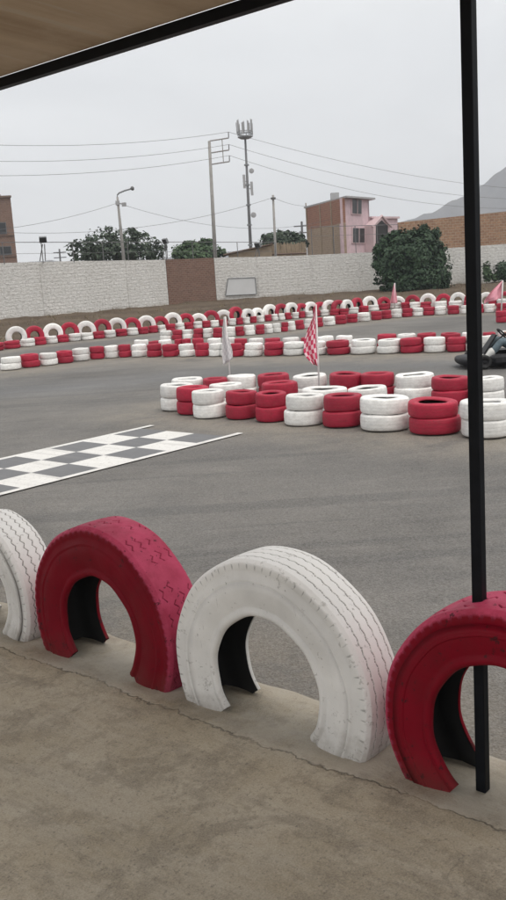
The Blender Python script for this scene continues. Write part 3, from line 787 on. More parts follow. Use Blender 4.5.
xs = np.arange(-44, 44.01, .4); ys = np.arange(-8, 47.01, .4)
GX, GY = np.meshgrid(xs, ys, indexing='ij')
P2 = np.stack([GX.ravel(), GY.ravel()], -1)
nx, ny = GX.shape
gz = np.array([0.008 * noise.noise((x * .12, y * .12, 2.0)) - .010 for x, y in P2])
verts = np.c_[P2, gz]
ii, jj = np.meshgrid(np.arange(nx - 1), np.arange(ny - 1), indexing='ij')
q0 = (ii * ny + jj).ravel()
fc = np.stack([q0, q0 + ny, q0 + ny + 1, q0 + 1], -1)
tr = mesh_obj('track', verts, fc, M['asphalt'], smooth=True)
tag(tr, kind='structure')
lineC = [(q[2], q[3] - q[4]) for q in ROWS['C']]
lineG = [(q[2], q[3] - q[4]) for q in ROWS['G']]
lineD = [(q[2], q[3] - q[4]) for q in ROWS['D']]
lineF = [(q[2], q[3]) for q in ROWS['F']]
d = np.minimum(poly_dist(P2, lineC) / 2.1, poly_dist(P2, lineG) / 1.7)
d = np.minimum(d, poly_dist(P2, lineD) / 1.6)
d = np.minimum(d, poly_dist(P2, lineF) / 1.5)
rn = P2 @ np.array([math.cos(ROW), math.sin(ROW)])
d = np.minimum(d, np.abs(rn - 3.0) / 1.0)
dust = np.clip(1.0 - d, 0, 1) ** 0.6 * 1.0
rub_line = [tuple(on_ground(px, py).xy) for px, py in ((-200, 402), (0, 391), (110, 383), (220, 373), (330, 364), (430, 362), (560, 362))]
rub = np.clip(1 - poly_dist(P2, rub_line) / 1.7, 0, 1) ** .6
for nm, val in (('dust', dust), ('rubbered', rub * (1 - dust * .6))):
    a = tr.data.attributes.new(nm, 'FLOAT', 'POINT'); a.data.foreach_set('value', val.astype(np.float32))

# kerb slab with a broken outer edge; local x = away over the track, local y = along the row
def slab_edge(s):
    return 3.04 + .035 * noise.noise((s * 1.3, 0.2, 1)) + .014 * noise.noise((s * 6, 5, 1))


N_ = 420
ss = [-9 + 24 * i / (N_ - 1) for i in range(N_)]
vs, fs = [], []
for i, s in enumerate(ss):
    e = slab_edge(s)
    for x, z in ((-9.0, SLAB), (-1.0, SLAB), (2.5, SLAB), (e - .03, SLAB - .001), (e, SLAB - .012), (e + .035 + .02 * noise.noise((s * 9, 1, 1)), .045), (e + .09 + .03 * noise.noise((s * 4, 7, 1)), -.03)):
        vs.append((x, s, z))
for i in range(N_ - 1):
    for k in range(6):
        fs.append((i * 7 + k, i * 7 + k + 1, i * 7 + 8 + k, i * 7 + 7 + k))
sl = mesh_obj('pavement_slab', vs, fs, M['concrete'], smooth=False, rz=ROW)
tag(sl, kind='structure')

# start and finish line: three rows of squares between two white border lines (row frame)
def sheet(mb, n0, n1, s0, s1, z, mi):
    k = max(1, int((n1 - n0) / .35))
    for i in range(k):
        a, b = n0 + (n1 - n0) * i / k, n0 + (n1 - n0) * (i + 1) / k
        mb.add([(a, s0, z), (b, s0, z), (b, s1, z), (a, s1, z)], [(0, 1, 2, 3)], mi)


fl = MB()
ZL = 0.006
sheet(fl, 3.5, 8.60, 7.83, 7.925, ZL, 0); sheet(fl, 3.5, 8.60, 9.475, 9.57, ZL, 0)
srow = [7.925, 8.45, 8.962, 9.475]
for r_ in range(3):
    for k in range(-8, 1):
        a = 7.85 + .512 * k; b = a + (.49 if k == 0 else .512)
        white = (k + r_) % 2 != 0
        sheet(fl, a, b, srow[r_], srow[r_ + 1], ZL, 0 if white else 1)
fo = fl.build('finish_line_marking', None, mats=[M['track_white'], M['track_grey']], rz=ROW, fix=False)
tag(fo, kind='structure')

# earth bank between the upright tyres and the wall
WALL = [(-420, 41.0), (-150, 46.0), (0, 52.0), (169, 62.0), (217, 64.0), (372, 67.0), (560, 67.0), (900, 67.0)]
def wall_at(px):
    ps = [p for p, _ in WALL]; ds = [y for _, y in WALL]
    Y = float(np.interp(px, ps, ds))
    p = on_ground(px, 330)
    v = at(px, 300, Y)
    return Vector((v.x, Y, 0))


vs, fs = [], []
cols = np.arange(-420, 900, 6)
Ex = [q[2] for q in ROWS['E']]; Ey = [q[3] for q in ROWS['E']]
NV = 22
for i, px in enumerate(cols):
    w = wall_at(px)
    fx = w.x * .62
    fy = float(np.interp(fx, Ex, Ey)) + .15
    front = Vector((fx, min(fy, w.y - 4), 0))
    for k in range(NV):
        u = k / (NV - 1)
        p = front.lerp(w + Vector((0, .6, 0)), u)
        hgt = -.04 + (.10 * min(1, u * 6)) + .22 * max(0, (u - .35) / .65) ** .8
        hgt += .16 * noise.noise((p.x * .45, p.y * .45, 3)) * min(1, u * 4) + .07 * noise.noise((p.x * 1.7, p.y * 1.7, 3)) * min(1, u * 4)
        vs.append((p.x, p.y, hgt))
for i in range(len(cols) - 1):
    for k in range(NV - 1):
        fs.append((i * NV + k, (i + 1) * NV + k, (i + 1) * NV + k + 1, i * NV + k + 1))
bk = mesh_obj('earth_bank', vs, fs, M['dirt'], smooth=True)
tag(bk, kind='structure')
BANK = [Vector(v) for v in vs]
# dry weeds on the bank
wd = MB()
rw = random.Random(4)
for _ in range(2600):
    p = BANK[rw.randrange(len(BANK))]
    p2 = p + Vector((rw.uniform(-.4, .4), rw.uniform(-.4, .4), -.02))
    if noise.noise((p.x * .35, p.y * .35, 9)) < -.02: continue
    for b in range(3):
        h = rw.uniform(.06, .24); a = rw.uniform(0, 6.28); w = rw.uniform(.012, .03); l = rw.uniform(-.12, .12)
        q = p2 + Vector((rw.uniform(-.1, .1), rw.uniform(-.1, .1), 0))
        dx, dy = math.cos(a) * w, math.sin(a) * w
        wd.add([q + Vector((-dx, -dy, 0)), q + Vector((dx, dy, 0)), q + Vector((l, l * .6, h))], [(0, 1, 2)])
tag(wd.build('dry_grass', M['dry_weed'], fix=False), 'dry brown weeds scattered along the earth bank', 'grass', kind='stuff')

# ------------------------------------------------------------------ perimeter wall
def wall_piece(name, px0, px1, tops, mat, label, cat, thick=.22, step=None):
    a, b = wall_at(px0), wall_at(px1)
    d = (b - a); L = d.length; rz = math.atan2(d.y, d.x)
    n = 12
    poly = [(0, 0, -.3), (L, 0, -.3)]
    for i in range(n, -1, -1):
        u = i / n; px = px0 + (px1 - px0) * u
        y = float(np.interp(px, [t[0] for t in tops], [t[1] for t in tops]))
        p = a.lerp(b, u)
        z = at(px, y, p.y).z + .03 * noise.noise((px * .06, 1, 1))
        poly.append((L * u, 0, z))
    o = MB().prism(poly, (0, thick, 0)).build(name, M[mat], loc=a, rz=rz)
    tag(o, label, cat)
    return o, a, b, L, rz


wl = wall_piece('block_wall', -150, 168.5, [(-150, 269.0), (0, 263.6), (169, 259.6)], 'white_block', 'whitewashed block wall left of the brown brick panel', 'wall')
wp = wall_piece('brick_wall', 168.9, 216.6, [(169, 259.3), (217, 257.6)], 'brown_brick', 'bare brown brick wall panel between two whitewashed walls', 'wall', .24)
wr = wall_piece('block_wall', 217, 700, [(217, 257.6), (280, 256.4), (330, 254.2), (372, 252.4), (440, 248.6), (480, 246), (506, 243.6), (700, 232)], 'white_block',
                'long whitewashed block wall right of the brown brick panel, behind the bush', 'wall')
# joints (concrete columns) of the walls stand proud of the blocks
def column(wall, px, label_part='wall_column', w=.22):
    o, a, b, L, rz = wall
    p = wall_at(px)
    u = (p - a).length
    zt = float(np.interp(u, [v.co.x for v in sorted(o.data.vertices, key=lambda v: v.co.x) if v.co.y < .01 and v.co.z > 0], [v.co.z for v in sorted(o.data.vertices, key=lambda v: v.co.x) if v.co.y < .01 and v.co.z > 0]))
    c = MB().box((u, -.012, zt / 2 - .1), (w, .06, zt + .2)).build(label_part, M['white_block'], o)
    return c


for px in (44, 128): column(wl, px)
for px in (259, 311, 355): column(wr, px)
# blank painted board on the wall
a = wall_at(226); b = wall_at(257.5)
bd = empty('notice_board', a)
tag(bd, 'blank pale grey notice board fixed to the white wall', 'board')
dv = (wr[2] - wr[1]); nrm = Vector((dv.y, -dv.x, 0)).normalized()
def on_wall(px, py, off):
    r_ = FW * FOCAL + RT * (px - 253) - UP * (py - 450)
    P0 = wr[1] + nrm * off
    return EYE + r_ * ((P0 - EYE).dot(nrm) / r_.dot(nrm))
q = [on_wall(*p, .03) - a for p in ((225.5, 295.5), (256.5, 294), (255, 277.5), (228, 278.5))]
MB().prism(q, nrm * .04).build('board_panel', plain('pale grey board', (0.60, 0.61, 0.62), .6, .05, 1.0), bd)
fr = MB()
for i in range(4): fr.tube([q[i] + nrm * .05, q[(i + 1) % 4] + nrm * .05], .032, 6)
fr.build('board_frame', M['grey_metal'], bd)

# tall brick wall of the neighbour behind the right part
p0, p1 = at(398, 230, 72.0), at(760, 200, 70.0)
p0.z = p1.z = 0
d = p1 - p0
o = MB().prism([(0, 0, -.2), (d.length, 0, -.2), (d.length, 0, at(760, 176, 70).z), (at(506, 211.5, 71.6).x - p0.x, 0, at(506, 211.5, 71.6).z), (0, 0, at(398, 222.5, 72).z)], (0, .3, 0)).build('tall_brick_wall', M['tan_brick'], loc=p0, rz=math.atan2(d.y, d.x))
tag(o, 'tall orange brick wall rising behind the white wall and bush', 'wall')

# railing on the wall: thin posts and a rail
def railing(name, pxs, ytop, label, wallY=None, r=.028, rail=True):
    a = wall_at(pxs[0]); t = empty(name, a); tag(t, label, 'railing')
    pts = []
    for px in pxs:
        w = wall_at(px) + Vector((0, .1, 0)); yt = float(np.interp(px, [k[0] for k in ytop], [k[1] for k in ytop]))
        top = at(px, yt, w.y); base = Vector((top.x, w.y, min(top.z - .3, at(px, float(np.interp(px, [-150, 0, 169, 217, 280, 330, 372, 440], [269, 263.6, 259.6, 257.6, 256.4, 254.2, 252.4, 248.6])), w.y).z - .04)))
        pts.append(top - a)
        MB().tube([base - a, top - a], r, 6).build('post', M['dark_metal'], t)
    if rail:
        MB().tube(pts, .022, 6).build('top_rail', M['dark_metal'], t)
        MB().tube([p - Vector((0, 0, .62)) for p in pts], .010, 5).build('wire_strand', M['dark_metal'], t)
    return t


railing('rail_fence', [-120, -60, 2, 41, 72, 102, 127, 165, 192, 215, 237, 257.5, 275], [(-120, 245), (0, 242.4), (165, 242), (275, 242.3)], 'low pipe railing with thin posts along the left wall top')
railing('rail_fence', [311, 333, 355, 377, 398], [(311, 227), (398, 224.6)], 'tall pipe railing on the wall in front of the pink house')

# floodlights on the railing
def floodlight(px, ybase, ytop, label, face):
    Y = wall_at(px).y + .06
    b = at(px, ybase, Y); t = at(px, ytop, Y)
    e = empty('floodlight', b); tag(e, label, 'floodlight', 'floodlights on the wall top')
    h = (t - b)
    MB().tube([(-.16, 0, 0), h + Vector((-.05, 0, -.45))], .03, 6).tube([(.16, 0, 0), h + Vector((.06, 0, -.45))], .03, 6).build('stand', M['dark_metal'], e)
    rot = Matrix.Rotation(face, 3, 'Z') @ Matrix.Rotation(math.radians(25), 3, 'X')
    o = MB().box(h + Vector((0, -.02, -.2)), (.42, .16, .34), rot=rot).build('lamp_head', M['grey_metal'], e)
    MB().box(h + Vector((0, -.02, -.2)) + rot @ Vector((0, -.095, 0)), (.36, .02, .28), rot=rot).build('lens', M['glass_dark'], e)
    return e


floodlight(42.5, 261, 236, 'twin legged floodlight on the wall near the left building', .2)
floodlight(165, 259, 238, 'floodlight on the wall end beside the brown brick panel', -.8)
floodlight(257.5, 257, 242, 'floodlight on the wall below the phone mast', -.6)

# ------------------------------------------------------------------ buildings
def facade_block(name, A, B, C_, z0, zA, mat, parent, mname='wall'):
    """box standing on corners A-B (left side) and B-C (right side)"""
    D = A + C_ - B
    mb = MB().prism([(A.x, A.y, z0), (B.x, B.y, z0), (C_.x, C_.y, z0), (D.x, D.y, z0)], (0, 0, zA - z0))
    return mb


def to_local(o, root):
    o.location = -root.location
    return o


# apartment block at the far left
Yb = 118.0
cr = at(10.5, 200, Yb); cl = at(-190, 200, Yb + 6)
ztop = at(10, 197.5, Yb).z
root = empty('apartment_building', (cr.x, cr.y, 0)); tag(root, 'brown apartment building with dark windows at the left edge', 'building')
dl = Vector((cl.x - cr.x, cl.y - cr.y, 0)); Lb = dl.length; root.rotation_euler = (0, 0, math.radians(19))
mb = MB().box((-Lb / 2, 7, ztop / 2), (Lb, 14, ztop))
mb.build('facade', M['apartment'], root)
MB().box((-Lb / 2, 6.9, ztop + .12), (Lb + .2, 14.3, .22)).build('roof_edge', M['shed_roof'], root)
MB().box((-1.4, 4, ztop + .45), (1.2, 1.5, .5)).build('roof_box', M['tank'], root)
for row, (ya, yb_) in enumerate(((223, 233.5), (247, 254.5), (271, 278))):
    za, zb = at(5, ya, Yb).z, at(5, yb_, Yb).z
    for k in range(4):
        x1 = -.62 - k * 4.2 if row else -.95 - k * 4.2
        w = .95 + (.35 if row else 0)
        f = MB().box((x1 - w / 2, -.03, (za + zb) / 2), (w + .16, .10, za - zb + .16)).build('window', M['dark_metal'], root)
        MB().box((x1 - w / 2, -.075, (za + zb) / 2), (w, .03, za - zb)).build('pane', M['glass_dark'], f)
    MB().box((-Lb / 2, -.05, zb - .28), (Lb, .12, .10)).build('floor_band', M['shed_roof'], root)

# pink house with a bare brick side wall
A = at(306.5, 230, 97.0); B = at(343.5, 230, 86.0); Cc = at(370.0, 230, 90.5)
zt = at(343.5, 198.0, 86).z
root = empty('pink_house', (B.x, B.y, 0)); tag(root, 'two storey pink house with bare brick side and gabled porch', 'house')
def L3(p, z=None): return Vector((p.x - B.x, p.y - B.y, p.z if z is None else z))
side = Vector((A.x - B.x, A.y - B.y, 0)); front = Vector((Cc.x - B.x, Cc.y - B.y, 0))
su, fu = side.normalized(), front.normalized()
sn = Vector((-su.y, su.x, 0));  sn = sn if sn.dot(Vector((0, -1, 0))) > 0 else -sn
fn = Vector((-fu.y, fu.x, 0));  fn = fn if fn.dot(Vector((0, -1, 0))) > 0 else -fn
zmid = at(330, 226, 91).z
# side wall (brick) as its own slab, front wall pink
th = -sn * .25
bw = MB().prism([(0, 0, zmid), tuple(Vector((side.x, side.y, zmid))), tuple(Vector((side.x, side.y, zt))), (0, 0, zt)], th)
def wall_obj(mb, name, mat, u):
    ang = math.atan2(u.y, u.x)
    R_ = Matrix.Rotation(-ang, 4, 'Z')
    mb.v = [R_ @ v for v in mb.v]
    return mb.build(name, M[mat], root, rz=ang)
wall_obj(bw, 'brick_side_wall', 'house_brick', -su)
bw = MB().prism([(0, 0, 0), tuple(side), tuple(Vector((side.x, side.y, zmid - .002))), (0, 0, zmid - .002)], th)
wall_obj(bw, 'lower_side_wall', 'house_brick_low', -su)
fw_ = MB().prism([(0, 0, 0), tuple(front), (front.x, front.y, zt - .003), (0, 0, zt - .003)], -fn * .25)
wall_obj(fw_, 'front_wall', 'pink', fu)
back = MB().prism([tuple(side), tuple(side + front), tuple(side + front + Vector((0, 0, zt))), tuple(side + Vector((0, 0, zt)))], su * -.25)
back.build('rear_wall', M['house_brick'], root)
e2 = MB().prism([tuple(front), tuple(side + front), tuple(side + front + Vector((0, 0, zt))), tuple(front + Vector((0, 0, zt)))], -fu * .25)
e2.build('far_side_wall', M['pink'], root)
rf = MB().prism([tuple(v + Vector((0, 0, zt + .002))) for v in (su * -.25 + fn * .35, front + fu * .5 + fn * .45, front + side + fu * .3, side + su * .2 + sn * .1)], (0, 0, .16))
rfo = rf.build('roof', M['tank'], root)
tk = L3(at(336, 195, 90)); MB().box((tk.x, tk.y + 1.2, zt + .52), (.75, .8, .72)).build('water_tank', M['tank'], rfo)
# brick column lines on the side wall
for u_ in (.28, .58, .97):
    p = su * side.length * u_ + sn * .02
    MB().prism([tuple(p + su * -.13), tuple(p + su * .13), tuple(p + su * .13 + sn * .03), tuple(p - su * .13 + sn * .03)], (0, 0, zt + (.5 if u_ > .9 else 0))).build('brick_column', M['shed_wall'], root)
# pink return of the front wall on the side
p = Vector((0, 0, 0)); MB().prism([tuple(p + sn * .03), tuple(p + su * .95 + sn * .03), tuple(p + su * .95 + sn * .003), tuple(p + sn * .003)], (0, 0, zmid - .05)).build('painted_return', M['pink'], root)
def on_front(px, py):
    """point of the front wall plane seen at px,py"""
    d = FW * FOCAL + RT * (px - 253) - UP * (py - 450)
    P0 = Vector((B.x, B.y, 0))
    t = (P0 - EYE).dot(fn) / d.dot(fn)
    return EYE + d * t - P0
def window(name, pts, out, mat_fr, depth=.10, parent=None):
    q = [on_front(*p) for p in pts]
    cen = sum(q, Vector()) / len(q)
    f = MB().prism([tuple(cen + (p - cen) * 1.12 + fn * .004) for p in q], fn * depth).build(name, M[mat_fr], parent or root)
    MB().prism([tuple(p + fn * (depth + .003)) for p in q], fn * .02).build('pane', M['glass_dark'], f)
    mu = MB(); a_, b_ = (q[0] + q[1]) / 2, (q[2] + q[3]) / 2
    mu.tube([a_ + fn * (depth + .04), b_ + fn * (depth + .04)], .045, 4); mu.build('mullion', M[mat_fr], f)
    return f
window('window', [(351.5, 213.5), (360.5, 214), (360.5, 200), (351.5, 199)], 1, 'pink_trim')
window('window', [(352, 242.5), (363.5, 242.7), (363.5, 228.5), (352, 228)], 1, 'pink_trim')
# one storey wing with gabled porch
wing0 = front + fn * .0; W1 = at(398, 230, 94.5); wing = Vector((W1.x - Cc.x, W1.y - Cc.y, 0))
zw = at(385, 218.8, 93).z
MB().prism([tuple(wing0 + fu * .003), tuple(wing0 + wing), tuple(wing0 + wing - fn * 5), tuple(wing0 + fu * .003 - fn * 5)], (0, 0, zw)).build('wing', M['pink'], root)
MB().prism([tuple(wing0 + Vector((0, 0, zw + .002)) + fn * .25 + fu * .01), tuple(wing0 + wing + Vector((0, 0, zw + .002)) + fn * .25), tuple(wing0 + wing + Vector((0, 0, zw + .002)) - fn * 5), tuple(wing0 + fu * .01 + Vector((0, 0, zw + .002)) - fn * 5)], (0, 0, .18)).build('wing_roof', M['pink_trim'], root)
pq = [on_front(*p) + fn * .02 for p in ((364.5, 246.5), (381, 247), (381, 226.5), (372.5, 217.2), (364.5, 226))]
zlow = Vector((0, 0, -pq[0].z))
pq2 = [pq[0] + zlow, pq[1] + Vector((0, 0, -pq[1].z))] + pq[2:]
po = MB().prism([tuple(p) for p in pq2], fn * .9).build('porch', M['pink_trim'], root)
pi = [on_front(*p) + fn * .02 for p in ((367, 245.5), (379, 246), (379, 227), (372.7, 221), (367, 226.5))]
MB().prism([tuple(p + fn * .904) for p in pi], fn * .03).build('porch_shade_panel', M['porch_shade'], po)  # flat dark panel on the solid porch, standing in for its shaded inside
ri = MB(); ri.tube([pq[4] + fn * .95 + Vector((-.15, 0, -.15)), pq[3] + fn * .95 + Vector((0, 0, .06)), pq[2] + fn * .95 + Vector((.15, 0, -.15))], .11, 6)
ri.build('gable_trim', M['pink_trim'], po)

# shed and reed fence behind the wall
s0 = at(226, 256, 74); s1 = at(272, 256, 74)
root = empty('shed', (s0.x, s0.y, 0)); tag(root, 'tan adobe shed with a sloping brown sheet roof', 'shed')
wdt = s1.x - s0.x
zl, zr = at(231, 253, 74).z, at(268, 243.8, 74).z
MB().prism([(.2, 0, 0), (wdt, 0, 0), (wdt, 0, zr - .12), (.2, 0, zl - .12)], (0, 4, 0)).build('wall', M['shed_wall'], root)
MB().prism([(-.2, -.35, zl - .14), (wdt + .1, -.35, zr - .06), (wdt + .1, -.35, zr + .02), (-.2, -.35, zl - .05)], (0, 4.6, 0)).build('roof', M['shed_roof'], root)
r0 = at(270, 250, 76); r1 = at(306, 250, 78)
rd = MB(); 
rr = random.Random(2)
root = empty('reed_fence', (r0.x, r0.y, 0)); tag(root, 'brown reed screen between the shed and the brick house', 'fence')
nR = 90
for i in range(nR):
    u = i / (nR - 1); p = Vector(((r1.x - r0.x) * u, (r1.y - r0.y) * u + rr.uniform(-.03, .03), 0))
    rd.tube([p, p + Vector((rr.uniform(-.04, .04), 0, at(288, 243.5, 77).z + rr.uniform(-.15, .12)))], .028, 4)
rd.build('reeds', M['shed_wall'], root)
bm_ = MB().tube([Vector((0, -.08, at(276, 254, 76).z)), Vector((r1.x - r0.x, r1.y - r0.y - .08, at(306, 253, 78).z))], .06, 5); bm_.build('rail', M['shed_roof'], root)

# ------------------------------------------------------------------ poles, mast, cables
Yp = 72.0
# concrete utility pole with three bracket arms
pb = at(214.5, 258, Yp); pt = at(209.2, 141, Yp); pb.z = 0
root = empty('utility_pole', pb); tag(root, 'tall concrete utility pole with three bracket arms above the brick panel', 'pole')
top = Vector((pt.x, Yp, pt.z)) - pb
MB().tube([(0, 0, 0), top], [.17, .105], 12).build('shaft', M['pole_concrete'], root, smooth=True)
ARM = []
for (ya, xe, ye, yp) in ((141, 228.6, 138, 132), (153, 229, 150, 144.5), (164.5, 229.5, 161.5, 155.5)):
    a_ = at(209.6 + (ya - 141) * .05, ya, Yp) - pb; b_ = at(xe, ye, Yp) - pb; c_ = at(xe - .2, yp, Yp) - pb
    arm = MB().tube([a_, b_], .05, 6).build('arm', M['pole_concrete'], root)
    MB().tube([b_, c_], .04, 6).build('insulator', M['dark_metal'], arm)
    ARM.append(c_ + pb)
MB().tube([at(222, 139, Yp) - pb, at(223.5, 163, Yp) - pb], .035, 6).build('brace', M['pole_concrete'], root)
# street lamp
lb = at(124.5, 261, 68); lt = at(117.3, 197, 68)
root = empty('street_lamp', (lb.x, 68, 0)); tag(root, 'pale street lamp with curved arm rising before the left tree', 'street lamp')
o_ = Vector((lb.x, 68, 0))
MB().tube([(0, 0, 0), at(120.9, 232, 68) - o_, lt - o_], [.14, .11, .075], 10).build('shaft', M['pole_concrete'], root, smooth=True)
arm = [lt - o_, at(117.2, 195, 68) - o_, at(119, 193, 68) - o_, at(125, 190.5, 68) - o_, at(130.5, 189, 68) - o_]
MB().tube(arm, .055, 8).build('arm', M['grey_metal'], root, smooth=True)
hd = MB(); h0, h1 = arm[-1], at(134, 187.8, 68) - o_
hd.tube([h0, h0.lerp(h1, .35), h0.lerp(h1, .8), h1], [.06, .15, .14, .04], 8); hd.build('lamp_head', M['dark_metal'], root, smooth=True)
MB().box(at(117.5, 203, 68) - o_, (.26, .26, .3)).box(at(124, 204.5, 68) - o_, (.3, .2, .26)).tube([at(118, 203, 68) - o_, at(124, 204, 68) - o_], .03, 5).build('cable_box', M['tank'], root)
# plain pole between mast and house
sb = at(275.3, 257, 72); st = at(273, 195, 72)
root = empty('utility_pole', (sb.x, 72, 0)); tag(root, 'bare thin pole left of the brick house, without arms', 'pole')
MB().tube([(0, 0, 0), st - Vector((sb.x, 72, 0))], [.115, .085], 10).build('shaft', M['pole_concrete'], root, smooth=True)
MB().box(st - Vector((sb.x, 72, .25)), (.36, .3, .14)).build('bracket', M['dark_metal'], root)
# small far poles
for px, y0, y1, Y, lab in ((60, 262, 249, 170, 'tiny far utility pole between the left building and tree'), (302.5, 256, 221.5, 130, 'far thin utility pole beside the brick house edge')):
    b_ = at(px, y0, Y); t_ = at(px - .8, y1, Y); r0_ = Vector((b_.x, Y, 0))
    root = empty('utility_pole', r0_); tag(root, lab, 'pole')
    MB().tube([(0, 0, 0), t_ - r0_], [.2, .14], 8).build('shaft', M['dark_metal'], root)
    for dz in (.6, 1.5): MB().box(t_ - r0_ - Vector((0, 0, dz)), (2.2, .16, .16)).build('crossarm', M['dark_metal'], root)

# phone mast
Ym = 190.0
mb_ = at(251.3, 262, Ym); mt_ = at(245.2, 138, Ym); r0_ = Vector((mb_.x, Ym, 0))
root = empty('phone_mast', r0_); tag(root, 'tall dark phone mast with a crown of white antennas', 'mast')
MB().tube([(0, 0, 0), at(248.5, 205, Ym) - r0_, mt_ - r0_], [.36, .28, .2], 12).build('shaft', M['dark_metal'], root, smooth=True)
for yy in (165, 185, 205, 225, 245):
    p = at(245.2 + (yy - 138) * .0485, yy, Ym) - r0_
    MB().lathe([(.2, -.15), (.48, -.15), (.48, .15), (.2, .15)], 12, c=p).build('flange', M['grey_metal'], root)
ptop = at(245.1, 137.3, Ym) - r0_
pf = MB().lathe([(.1, -.35), (.9, -.3), (1.45, .0), (1.45, .12), (.1, .12)], 18, c=ptop).build('platform', M['grey_metal'], root)
rl = MB()
for k in range(18):
    a1, a2 = k * math.pi / 9, (k + 1) * math.pi / 9
    for hz in (.55, 1.1): rl.tube([ptop + Vector((1.45 * math.cos(a1), 1.45 * math.sin(a1), hz)), ptop + Vector((1.45 * math.cos(a2), 1.45 * math.sin(a2), hz))], .06, 4)
    if k % 2 == 0: rl.tube([ptop + Vector((1.45 * math.cos(a1), 1.45 * math.sin(a1), 0)), ptop + Vector((1.45 * math.cos(a1), 1.45 * math.sin(a1), 1.1))], .06, 4)
rl.build('guard_rail', M['grey_metal'], pf)
for k in range(9):
    a_ = k * 2 * math.pi / 9 + .25
    c_ = ptop + Vector((1.55 * math.cos(a_), 1.55 * math.sin(a_), 1.5 + .3 * (k % 3)))
    R_ = Matrix.Rotation(a_, 3, 'Z') @ Matrix.Rotation(math.radians(1.5), 3, 'Y')
    ob = MB().box(c_, (.16, .28, 2.1), rot=R_).box(c_ + R_ @ Vector((-.2, 0, 0)), (.08, .08, 2.5), rot=R_).build('antenna', M['tank'], root)
for px, py, s_ in ((251.5, 171, .9), (253.5, 215, 1.0)):
    p = at(px, py, Ym) - r0_
    MB().lathe([(.01, -.15), (s_ * .5, -.1), (s_ * .55, .1), (.01, .25)], 14, axis='y', c=p + Vector((0, -.4, 0))).tube([p, (p.x * .2 + ptop.x * .8 * 0 + (p.x - .6), 0, p.z)], .08, 5).build('dish', M['tank'], root)
for px, py in ((244.2, 181.5), (251.8, 188.5)):
    p = at(px, py, Ym) - r0_
    MB().box(p, (.5, .4, 2.6)).tube([p, p + Vector((.8 if px < 248 else -.8, 0, 0))], .1, 5).build('panel_antenna', M['tank'], root)


def cable(p, q, sag, label, r=.013):
    n = 22
    pts = []
    for i in range(n + 1):
        u = i / n; v = p.lerp(q, u); v.z -= sag * 4 * u * (1 - u); pts.append(v)
    o = MB().tube(pts, r, 5).build('power_cable', M['cable'], smooth=True)
    tag(o, label, 'cable', 'overhead cables')
    return o


nmk = ['topmost', 'middle', 'lowest']
for k, (yl, yr) in enumerate(((141, 191), (158, 199), (173, 206))):
    cable(ARM[k], at(-40, yl + 2.5, 60), .45, f'{nmk[k]} of the three cables running left from the utility pole arms')
    cable(ARM[k], at(560, yr, 96), .9 + .3 * k, f'{nmk[k]} of the three cables running right from the utility pole arms')
lam = at(117.4, 203, 68)
cable(lam, at(-40, 233, 60), .35, 'slack cable from the street lamp down to the left building', .012)
cable(lam, at(330, 219.5, 90), 1.25, 'slack cable from the street lamp right towards the brick house', .012)
cable(at(273.1, 197.5, 72), at(-40, 229.5, 62), 1.1, 'long cable from the bare pole left past the street lamp', .012)
cable(at(273.1, 197.5, 72), at(310, 206, 90), .2, 'short cable from the bare pole to the brick house', .012)
cable(at(322, 256.5, 66.9), at(343, 256.5, 66.9), .75, 'loose cable drooping over the wall below the brick house', .018)

# ------------------------------------------------------------------ trees and bush
def crown(rng, blobs, nleaf, size, flat=1.0, hollow=.45):
    """leaf clumps spread through uneven blobs; blob = (x,y,z,rx,ry,rz)"""
    mb = MB()
    vol = [(b[3] * b[5]) ** .9 for b in blobs]; tot = sum(vol)
    for b, vv in zip(blobs, vol):
        k = int(nleaf * vv / tot)
        for _ in range(k):
            while True:
                d = Vector((rng.gauss(0, 1), rng.gauss(0, 1), rng.gauss(0, 1)))
                if d.length > 1e-3: break
            d.normalize()
            rad = hollow + (1 - hollow) * rng.random() ** .5
            lump = 1 + .42 * noise.noise(Vector((b[0], b[1], b[2])) + d * 2.3) + .12 * noise.noise(d * 6 + Vector((b[0], 3, 0)))
            p = Vector((b[0] + d.x * b[3] * rad * lump, b[1] + d.y * b[4] * rad * lump, b[2] + d.z * b[5] * rad * lump))
            nd = (d + Vector((rng.uniform(-.8, .8), rng.uniform(-.8, .8), rng.uniform(-.3, 1.0)))).normalized()
            u = nd.orthogonal().normalized(); u.rotate(Matrix.Rotation(rng.uniform(0, 6.28), 3, nd)); w = nd.cross(u)
            s = size * rng.choice((.5, .7, .9, 1.1, 1.5)) * rng.uniform(.85, 1.15)
            u *= s; w *= s * .55
            tip = u * 1.0 + nd * (-.25 * s)
            mb.add([p - u * .8, p + w, p + tip, p - w], [(0, 1, 2, 3)])
    return mb


